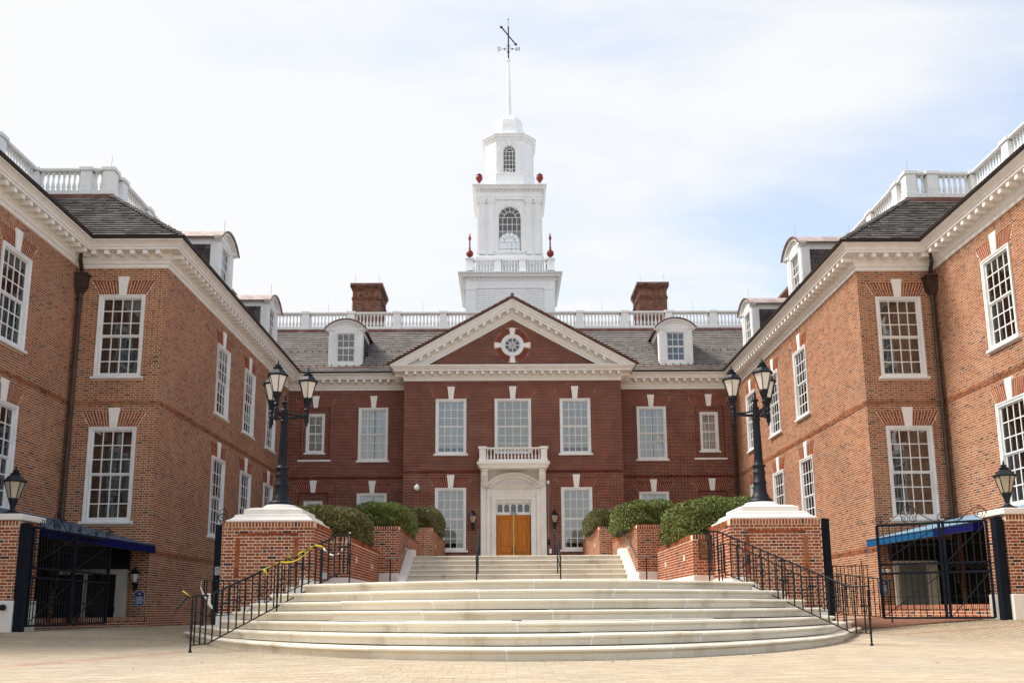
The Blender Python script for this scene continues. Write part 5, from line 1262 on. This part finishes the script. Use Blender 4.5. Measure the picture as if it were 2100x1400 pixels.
for s in (-1, 1):
    railing(f'black ornamental railing stepping down in front of the {"left" if s < 0 else "right"} lamp pier', [(s * 3.95, 17.8, 1.81), (s * 4.2, 17.8, 1.81), (s * 5.57, 17.8, 1.14), (s * 6.4, 18.0, 1.16)], [(s * 3.95, 17.8, 1.14), (s * 4.2, 17.8, 1.14), (s * 5.57, 17.8, .50), (s * 6.4, 18.0, .45)],
            [(s * 6.4, 18.0, .27, 1.18)] + ([(s * 3.95, 17.8, .95, 1.84)] if s > 0 else []), sp=.12, mt_top=IRON, sect=.012)
for s in (-1, 1):
    side = 'left' if s < 0 else 'right'
    x = s * 1.18
    t = thing('handrail', f'slim black handrail {side} of centre on the upper steps', 'handrail', (x, 25.1, .95), w=True, group='centre handrails on the upper steps')
    MB().tube([(x, 25.05, 1.86), (x, 25.1, 1.98), (x, 27.95, 3.02), (x, 28.3, 3.06)], .026, 8).obj('rail', LAMPB, t, smooth=True)
    MB().tube([(x, 25.1, 1.62), (x, 27.95, 2.66)], .014, 6).obj('lower_rail', LAMPB, t)
    for y, z0, z1 in ((25.12, .95, 1.98), (26.5, 1.5, 2.5), (27.95, 2.2, 3.02)): MB().tube([(x, y, z0), (x, y, z1)], .02, 6).obj('post', LAMPB, t)
    x = s * 3.33
    t = thing('handrail', f'grey handrail fixed to the {side} middle planter wall above the upper steps', 'handrail', (x, 25.3, .95), w=True, group='side handrails of the upper steps')
    MB().tube([(s * 3.75, 25.25, 1.99), (s * 3.5, 25.25, 1.99), (x, 25.28, 1.98), (x, 28.3, 3.07), (x, 28.5, 3.07)], .024, 8).obj('rail', OLDRAIL, t, smooth=True)
    MB().tube([(s * 3.62, 25.25, .94), (s * 3.62, 25.25, 1.99)], .02, 6).obj('post', IRON, t)
    MB().tube([(x, 26.9, 2.54), (x, 26.9, 2.44), (s * 3.45, 26.9, 2.42)], .012, 5).obj('bracket', IRON, t)
railing('sloping black ramp railing between the right pier and the gate', [(7.15, 21.0, 1.36), (8.65, 21.0, 1.18)], [(7.15, 21.0, .42), (8.65, 21.0, .30)], [(8.65, 21.0, .2, 1.2)], sp=.10)
railing('rear black railing against the right wing wall behind the ramp', [(8.15, 24.2, 1.64), (9.5, 24.2, 1.66)], [(8.15, 24.2, .55), (9.5, 24.2, .55)], [(9.3, 24.2, .3, 1.78)], sp=.10, mt_top=IRON, sect=.014)
def gate(label, P0, P1, z0, z1, split, mids, flip=False):
    P0, P1 = Vector((*P0, 0)), Vector((*P1, 0)); L = (P1 - P0).length; ang = math.atan2(P1.y - P0.y, P1.x - P0.x)
    t = thing('iron_gate', label, 'gate', (P0.x, P0.y, z0), ang); H_ = z1 - z0
    mb = MB(); w = .028; xs = [0, L * split - .04, L * split + .04, L]
    for x in xs: mb.box(x - w, x + w, -w, w, 0, H_)
    for z in [0, H_] + [m_ - z0 for m_ in mids]: mb.box(0, L, -w, w * .8, z - w * .8, z + w * .8)
    mb.obj('frame', POSTM, t)
    def bar(l):
        k = ('gb', round(l, 2))
        if k not in PANEM:
            q = MB().box(-.008, .008, -.008, .008, 0, l)
            for f_ in (.3, .55): q.lathe([(.008, 0), (.018, .02), (.008, .04)], n=6, z=l * f_)
            q.tube([(-.045, 0, l * .44), (-.05, 0, l * .48), (-.02, 0, l * .48), (0, 0, l * .42), (.02, 0, l * .48), (.05, 0, l * .48), (.045, 0, l * .44)], .006, 4)
            PANEM[k] = q.mesh('bar', IRON)
        return PANEM[k]
    for a, b in ((0, L * split - .04), (L * split + .04, L)):
        n = max(2, int((b - a) / .125))
        for i in range(1, n):
            x = a + (b - a) * i / n
            inst('bar', bar(mids[1] - z0), t, (x, 0, 0)); inst('bar', bar(z1 - mids[0]), t, (x, 0, mids[0] - z0))
        MB().tube([(a + .05, -.012, .05), (b - .05, -.012, mids[1] - z0 - .05)], .012, 4).tube([(a + .05, -.012, mids[0] - z0 + .05), (b - .05, -.012, H_ - .1)], .012, 4).obj('diagonal_brace', IRON, t)
        mb = MB()
        for i in range(3):
            xc = a + (b - a) * (i + .5) / 3; zc = (mids[0] + mids[1]) / 2 - z0
            mb.tube(spiral((xc - .07, 0, zc), .07, 1.3, 0), .007, 4); mb.tube(spiral((xc + .07, 0, zc), .07, 1.3, 0, -1), .007, 4)
        mb.obj('scroll_band', IRON, t)
    mb = MB(); zc = H_
    cx = L * split * .52
    for s in (-1, 1):
        mb.tube(spiral((cx + s * .10, 0, zc + .13), .10, 1.5, math.pi / 2, s), .009, 5)
        mb.tube([(cx, 0, zc + .42), (cx + s * .13, 0, zc + .36), (cx + s * .17, 0, zc + .2), (cx + s * .08, 0, zc + .04)], .009, 5)
        mb.tube([(cx + s * .12, 0, zc + .30), (cx + s * .4, 0, zc + .1), (cx + s * .55, 0, zc + .02), (cx + s * .62, 0, zc + .08)], .010, 5)
        mb.tube(spiral((cx + s * .66, 0, zc + .13), .11, 1.6, math.pi, -s), .009, 5)
        mb.tube([(cx, 0, zc + .3), (cx + s * .035, 0, zc + .38), (cx, 0, zc + .5)], .012, 5)
    r0 = L * split
    mb.tube([(r0 + .05, 0, zc + .1), (r0 + .2, 0, zc + .1), (r0 + .35, 0, zc + .02), (L * .86, 0, zc + .22), (L * .96, 0, zc + .34), (L * 1.02, 0, zc + .2), (L * .98, 0, zc + .05)], .010, 5)
    mb.tube(spiral((L * .95, 0, zc + .16), .13, 1.8, 0), .009, 5); mb.tube(spiral((r0 + .18, 0, zc + .12), .09, 1.6, 0), .009, 5); mb.tube(spiral((L * .78, 0, zc + .12), .08, 1.6, math.pi), .009, 5)
    mb.obj('scroll_crest', IRON, t)
    return t
gate('wide black iron gate with scroll crest before the right canopy', (8.12, 20.2), (9.98, 19.0), .31, 2.37, .60, (1.49, 1.29))
gate('black iron gate folded open along the dark passage on the left', (-10.40, 18.95), (-10.50, 22.9), .28, 2.34, .5, (1.49, 1.29))
for (x, y, z0, z1, w, lab) in ((-6.57, 19.42, .0, 2.38, .10, 'tall blue-black square gate post with scroll top left of the steps'), (6.64, 19.42, .2, 2.44, .085, 'tall black square gate post right of the right lamp pier'), (-10.47, 18.80, .05, 2.38, .09, 'thick black gate post against the left gate pier'), (10.12, 18.84, .2, 2.40, .09, 'thick dark gate post against the right gate pier')):
    t = thing('gate_post', lab, 'post', (x, y, z0)); MB().box(-w, w, -w, w, 0, z1 - z0).obj('post', POSTM, t, bevel=.012); MB().taper(0, 0, z1 - z0, z1 - z0 + .03, w * 1.08, w * 1.08, w * .8, w * .8).obj('cap', POSTM, t)
    if x == -6.57:
        MB().tube(spiral((0, 0, .16), .12, 1.8, -math.pi / 2), .011, 5).tube([(.0, 0, .02), (-.09, 0, .18), (-.04, 0, .34), (.05, 0, .36), (.12, 0, .26)], .010, 5).obj('scroll', IRON, t, loc=(0, 0, z1 - z0 + .02))
        MB().box(-.055, .055, -.13, -.10, 1.32, 1.50).obj('intercom', GREYM, t); MB().sphere((0, -.13, 1.45), .014, 8).obj('button', IRON, t)

# ================================================================== CANOPIES AND PASSAGES
def canopy(s):
    left = s < 0
    t = thing('canopy', 'navy blue awning over the dark passage at the foot of the left wing' if left else 'bright blue awning behind the iron gate at the foot of the right wing', 'awning', (s * 10.3, 22.5, 2.1), w=True)
    if left: a, b, xo, yb = (-10.62, 19.9), (-10.30, 25.33), -13.05, 25.33
    else: a, b, xo, yb = (10.42, 20.35), (10.14, 25.77), 12.75, 25.77
    zf0, zf1, zt = 2.18, 2.40, 3.15
    if not left: zf0, zf1, zt = 2.26, 2.47, 3.08
    top = MB().add([(a[0], a[1], zf1), (b[0], b[1], zf1), (xo, b[1], zt), (xo, a[1], zt), (a[0], a[1], zf1 - .012), (b[0], b[1], zf1 - .012), (xo, b[1], zt - .012), (xo, a[1], zt - .012)], [tuple(f) for f in BOXF]).obj('awning_top', SLATEB if left else PALEB, t); MB().add([(a[0], a[1], zf1 - .03), (b[0], b[1], zf1 - .03), (xo, b[1], zt - .03), (xo, a[1], zt - .03)], [(0, 1, 2, 3)]).obj('awning_shade_sheet', BLACKP, t)  # black sheet under the top is added to imitate the deep shade there
    m_ = (a[0] + (b[0] - a[0]) * .32, a[1] + (b[1] - a[1]) * .32)
    def vert(p, q, mt, nm, z0=zf0, z1=zf1):
        d = Vector((q[0] - p[0], q[1] - p[1])).normalized(); n = Vector((d.y, -d.x)) * .008
        MB().add([(p[0] - n.x, p[1] - n.y, z0), (q[0] - n.x, q[1] - n.y, z0), (q[0] + n.x, q[1] + n.y, z0), (p[0] + n.x, p[1] + n.y, z0), (p[0] - n.x, p[1] - n.y, z1), (q[0] - n.x, q[1] - n.y, z1), (q[0] + n.x, q[1] + n.y, z1), (p[0] + n.x, p[1] + n.y, z1)], [tuple(f) for f in BOXF]).obj(nm, mt, t)
    if left: vert(a, b, NAVY, 'valance')
    else: vert(m_, b, BLUE, 'valance'); vert(a, m_, NAVY, 'valance')
    MB().add([(a[0], a[1], zf0), (xo, a[1], zf0), (xo, a[1], zt), (a[0], a[1], zf1)], [(0, 1, 2, 3)]).obj('end_panel', NAVY, t)
    mb = MB()
    for i in range(5): q = i / 4; x = a[0] + (b[0] - a[0]) * q; y = a[1] + (b[1] - a[1]) * q; mb.tube([(x, y + .01 * (q == 0), zf1 - .03), (xo, y, zt - .04)], .015, 5)
    mb.tube([(a[0], a[1], zf1 - .03), (b[0], b[1] - .01, zf1 - .03)], .018, 5); mb.tube([(a[0], a[1], zf0 + .01), (b[0], b[1] - .01, zf0 + .01)], .014, 5); mb.obj('awning_frame', IRON, t)
canopy(-1); canopy(1)
# dark passage: black doors, parapets, and black sheets painting in shade beneath the awnings
t = thing('passage_front', 'black glazed doors under the left awning with white trim beside them', 'door', (-12, 25.3, 0), w=True)
MB().box(-13.0, -11.32, 25.27, 25.33, -.2, 1.66).obj('door_leaf', BLACKP, t); MB().box(-11.32, -11.02, 25.25, 25.33, -.2, 1.60).box(-13.0, -11.02, 25.25, 25.33, 1.60, 1.74).obj('door_trim', OFFW, t)
MB().box(-12.22, -12.12, 25.24, 25.27, -.2, 1.6).obj('centre_rail', OFFW, t); MB().box(-11.42, -11.3, 25.18, 25.25, .55, .7).obj('push_bar', IRON, t)
MB().box(-13.06, -13.0, 18.9, 25.0, .0, 3.0).obj('shade_panel', BLACKP, t); MB().box(-13.0, -10.98, 25.28, 25.33, 1.745, 2.38).obj('shade_panel', BLACKP, t)  # black panels cover the brick in place of the passage's shade
t = thing('passage_front', 'grey door in cream trim behind the right iron gate', 'door', (11.5, 25.75, 0), w=True)
MB().box(10.98, 11.78, 25.71, 25.77, 0, 1.74).obj('door_leaf', DOORG, t); MB().box(10.84, 10.98, 25.68, 25.77, 0, 1.86).box(11.78, 12.1, 25.68, 25.77, 0, 1.86).box(10.98, 11.78, 25.68, 25.77, 1.74, 1.86).obj('door_trim', OFFW, t)
MB().box(11.04, 11.16, 25.62, 25.70, .45, .60).obj('lock_box', IRON, t); MB().box(12.72, 12.78, 19.4, 25.4, .2, 2.95).obj('shade_panel', BLACKP, t); MB().box(10.75, 12.72, 25.70, 25.76, 1.87, 2.45).obj('shade_panel', BLACKP, t); MB().box(12.11, 12.72, 25.70, 25.76, .1, 1.87).obj('shade_panel', BLACKP, t)  # the black panels here paint the shade under the right awning
def lowwall(label, P0, P1, z0, z1, mt=BR_PIER):
    P0v, P1v = Vector((*P0, 0)), Vector((*P1, 0)); L = (P1v - P0v).length; ang = math.atan2(P1v.y - P0v.y, P1v.x - P0v.x)
    t = thing('low_wall', label, 'wall', (P0[0], P0[1], z0), w=True); b = BrickSet(t, mt); b.wall(P0, ang, L, z0, z1 - .105, mort=MORTP, name='wall_core'); b.finish(200); rowlock(t, P0, ang, L, z1 - .105, d=.26)
lowwall('low mossy brick parapet below the left awning beside the wing corner', (-11.9, 21.6), (-10.35, 25.2), 0, .42)
lowwall('low brick parapet with orange coping behind the right gate', (10.15, 25.3), (10.72, 20.2), .1, .60)
pat = grid_sheet('planting_bed', np.linspace(7.3, 10.1, 12), np.linspace(19.6, 25.6, 12), lambda x, y: gz(x, y) + .015, MULCH)
# ================================================================== SIGNS, PLAQUES, SMALL THINGS
def blue_sign(x, y, z, lab):
    t = thing('blue_sign', lab, 'sign', (x, y, z)); w, h = .145, .42
    out = [(-w, 0), (w, 0), (w, h * .86), (w * .55, h * .90), (w * .4, h), (-w * .4, h), (-w * .55, h * .90), (-w, h * .86)]
    MB().prism(out, -.012, 0).obj('border', WHITEM, t); MB().prism([(a * .93, .012 + b * .95) for a, b in out], -.016, -.011).obj('panel', SIGNB, t)
    mb = MB()
    for i, (l, zz) in enumerate(((.8, .225), (.45, .19), (.85, .16), (.85, .125), (.6, .09), (.7, .055))): mb.box(-w * l, w * l, -.019, -.015, zz, zz + .014)
    mb.obj('lettering', WHITEM, t)
    MB().lathe([(.045, 0), (.045, .003)], n=16).obj('emblem', SIGNR, t, loc=(0, -.016, .32)).rotation_euler = (R(90), 0, 0)
    MB().prism([(-.03, .34), (.0, .35), (.03, .31), (.02, .29), (.0, .325), (-.025, .325)], -.022, -.019).obj('emblem_mark', WHITEM, t)
blue_sign(-10.66, 25.34, .73, 'small blue shaped notice with white lines on the left wing corner under the lantern')
blue_sign(10.53, 25.78, .92, 'small blue shaped notice on the right wing wall seen through the railing')
t = thing('plaque', 'brown bronze access plaque on the lowest right planter beside the railing', 'plaque', (4.29, 20.70, 1.66))
MB().box(-.165, .165, -.025, 0, 0, .47).obj('plate', BRASS, t, bevel=.004)
mb = MB()
for z, a, b in ((.40, -.11, .12), (.36, -.09, .12), (.315, -.02, .12), (.28, -.02, .12), (.235, -.02, .12), (.085, -.11, .12), (.05, -.1, .11)): mb.box(a, b, -.030, -.024, z, z + .016)
mb.tube([(-.085, -.03, .20), (-.085, -.03, .28), (-.05, -.03, .24), (-.04, -.03, .17)], .007, 4); ringp = [(-.085 + .04 * math.cos(a), -.03, .19 + .04 * math.sin(a)) for a in np.linspace(R(60), R(330), 12)]; mb.tube(ringp, .007, 4); mb.sphere((-.09, -.03, .305), .014, 8)
mb.obj('relief', GOLD, t)
fc = bpy.data.curves.new('plaque text', 'FONT'); fc.body = 'ONLY'; fc.size = .062; fc.extrude = .002; tmp = bpy.data.objects.new('tmp', fc); COL.objects.link(tmp); fm_ = bpy.data.meshes.new_from_object(tmp.evaluated_get(bpy.context.evaluated_depsgraph_get())); bpy.data.objects.remove(tmp); fo = bpy.data.objects.new('lettering', fm_); fo.data.materials.append(GOLD); link(fo, t); fo.location = (-.025, -.027, .15); fo.rotation_euler = (R(90), 0, 0)
t = thing('security_camera', 'white dome security camera on the centre facade left of the door', 'camera', (-4.24, YC, 5.72))
MB().box(-.05, .05, -.04, 0, .12, .3).tube([(0, -.03, .24), (0, -.16, .27), (0, -.2, .2)], .03, 8).obj('arm', WHITEM, t, smooth=True)
MB().lathe([(.02, .24), (.09, .20), (.12, .12), (.12, .06), (.10, .02), (.02, .0)], 0, -.22, 16).obj('housing', WHITEM, t, smooth=True); MB().sphere((0, -.22, .02), .085, 12).obj('dome', mat('camera dome', (.35, .35, .36), .1), t, smooth=True)
t = thing('conduit', 'thin grey conduit with switch box on the brick right of the door surround', 'conduit', (1.53, YC, 2.4)); MB().tube([(0, -.03, .6), (0, -.03, 3.6)], .014, 6).obj('pipe', GREYM, t); MB().box(-.05, .05, -.08, 0, .9, 1.15).obj('box', IRON, t); MB().box(.02, .12, -.05, 0, .55, .75).obj('panel', WHITEM, t); MB().box(-.05, .06, -.1, 0, 3.6, 3.74).obj('sensor', WHITEM, t)
t = thing('electrical_box', 'grey utility box on the base of the left gate pier', 'utility box', (-11.06, 18.62, .1)); MB().box(-.10, .06, -.10, 0, .22, .62).box(-.08, .04, -.06, 0, 0, .2).obj('casing', GREYM, t, bevel=.01)
mb = MB().tube([(.07, -.03, .5), (.13, -.05, .45), (.2, -.06, .25), (.32, -.07, .06), (.48, -.07, .01)], .008, 5); mb.obj('cable', IRON, t)
MB().lathe([(.065, 0), (.065, .04), (.03, .05)], n=16).obj('socket', IRON, t, loc=(.36, -.03, .56)).rotation_euler = (R(90), 0, 0)
# drain pipe in the right re-entrant corner of the central building
MB().tube([(10.3, YM - .12, 2.2), (10.3, YM - .12, 10.9)], .06, 8).obj('downpipe', PIPE, cb)
# tape
def ribbon(label, pts, w, mt, cat='tape', tw=0.0, name='tape', group=None):
    P = [Vector(p) for p in pts]; V = []; F = []
    for i, p in enumerate(P):
        a = tw * i + .08 * math.sin(i * 1.7); dv = (P[min(i + 1, len(P) - 1)] - P[max(i - 1, 0)]).normalized(); s0 = dv.cross(Vector((0, 1, 0))).normalized(); s1 = dv.cross(s0); side = (s0 * math.cos(a) + s1 * math.sin(a)) * w / 2 * (.45 + .55 * abs(math.cos(a)))
        V += [tuple(p - side), tuple(p + side)]
    n = len(P); off = Vector((0, .003, 0)); V += [tuple(Vector(v) + off) for v in V]
    for i in range(n - 1): a = 2 * i; F += [(a, a + 2, a + 3, a + 1), (2 * n + a, 2 * n + a + 1, 2 * n + a + 3, 2 * n + a + 2), (a, 2 * n + a, 2 * n + a + 2, a + 2), (a + 1, a + 3, 2 * n + a + 3, 2 * n + a + 1)]
    o = MB().add(V, F).obj(name, mt); return tag(o, label, cat, group)
def onrail(t): return Vector(RA).lerp(Vector(RB), t)
ribbon('long yellow caution tape wound along the left stair handrail', [tuple(onrail(.38 + .42 * i / 26) + Vector((.0, -.02, .006 * math.sin(i * 1.1)))) for i in range(27)], .020, YELLOW, tw=.16)
ribbon('sagging loop of yellow caution tape hanging below the left handrail', [tuple(onrail(.52 + .26 * i / 12) + Vector((.0, -.04, -.09 * math.sin(math.pi * i / 12)))) for i in range(13)], .022, YELLOW, tw=.12)
ribbon('loose yellow tape end fluttering right off the left handrail', [tuple(onrail(.80) + Vector((.032 * i, -.03, -.002 * i * i + .01))) for i in range(6)], .03, YELLOW, tw=.2)
ribbon('short yellow tape tail knotted low on the left handrail', [tuple(onrail(.39) + Vector((.016 * i, -.03, -.022 * i))) for i in range(5)], .03, YELLOW, tw=.3)
ribbon('yellow tape knot on the curled end of the left handrail', [(-4.80 + .03 * i, 12.36, .83 - .022 * i) for i in range(6)], .018, YELLOW, tw=.3)
ribbon('white tape strand hanging in a V at the foot of the left railing', [(-6.42, 17.9, 1.16), (-6.1, 16.9, 1.0), (-5.7, 15.9, .84), (-5.3, 15.0, .70), (-4.9, 14.0, .58), (-4.7, 13.2, .62), (-4.58, 12.82, .76)], .04, WTAPE, tw=.05)
ribbon('white tape wrapped round the bend of the left handrail', [(-4.57, 12.76, .80), (-4.58, 12.76, .74), (-4.585, 12.77, .68), (-4.60, 12.78, .62)], .05, WTAPE, tw=.3)
ribbon('twisted white tape swagging from the top post of the left railing', [(-2.86 - 1.16 * t, 14.28 + 3.4 * t, 1.79 + .02 * t - .28 * math.sin(math.pi * t ** .8)) for t in [i / 18 for i in range(19)]], .03, WTAPE, tw=.6)
t = thing('lock_post', 'slim black post with grey lock box by the left pier corner', 'post', (-4.02, 17.72, .95)); MB().box(-.02, .02, -.02, .02, 0, .80).obj('post', IRON, t); MB().box(.03, .14, -.03, .02, .22, .34).obj('lock', GREYM, t)
r = np.random.default_rng(3); mb = MB()
for i in range(46):
    x = r.uniform(-6, 8); y = 9.62 + .188 * x * x * .98 - abs(r.normal(0, .10)) - .05 if i < 34 else r.uniform(7.5, 12)
    if y > 18: continue
    a = r.uniform(0, 6); l = r.uniform(.012, .035); c_, s_2 = math.cos(a) * l, math.sin(a) * l; z = gz(x, y) + .004
    mb.add([(x - c_, y - s_2, z), (x + s_2 * .5, y - c_ * .5, z + .006), (x + c_, y + s_2, z + .01), (x - s_2 * .5, y + c_ * .5, z + .004)], [(0, 1, 2, 3)])
o = mb.obj('fallen_leaves', mat('dry leaf', (.22, .11, .05), .9, .4, 30)); tag(o, 'dry leaves and grit scattered along the foot of the steps', 'leaves', kind='stuff')
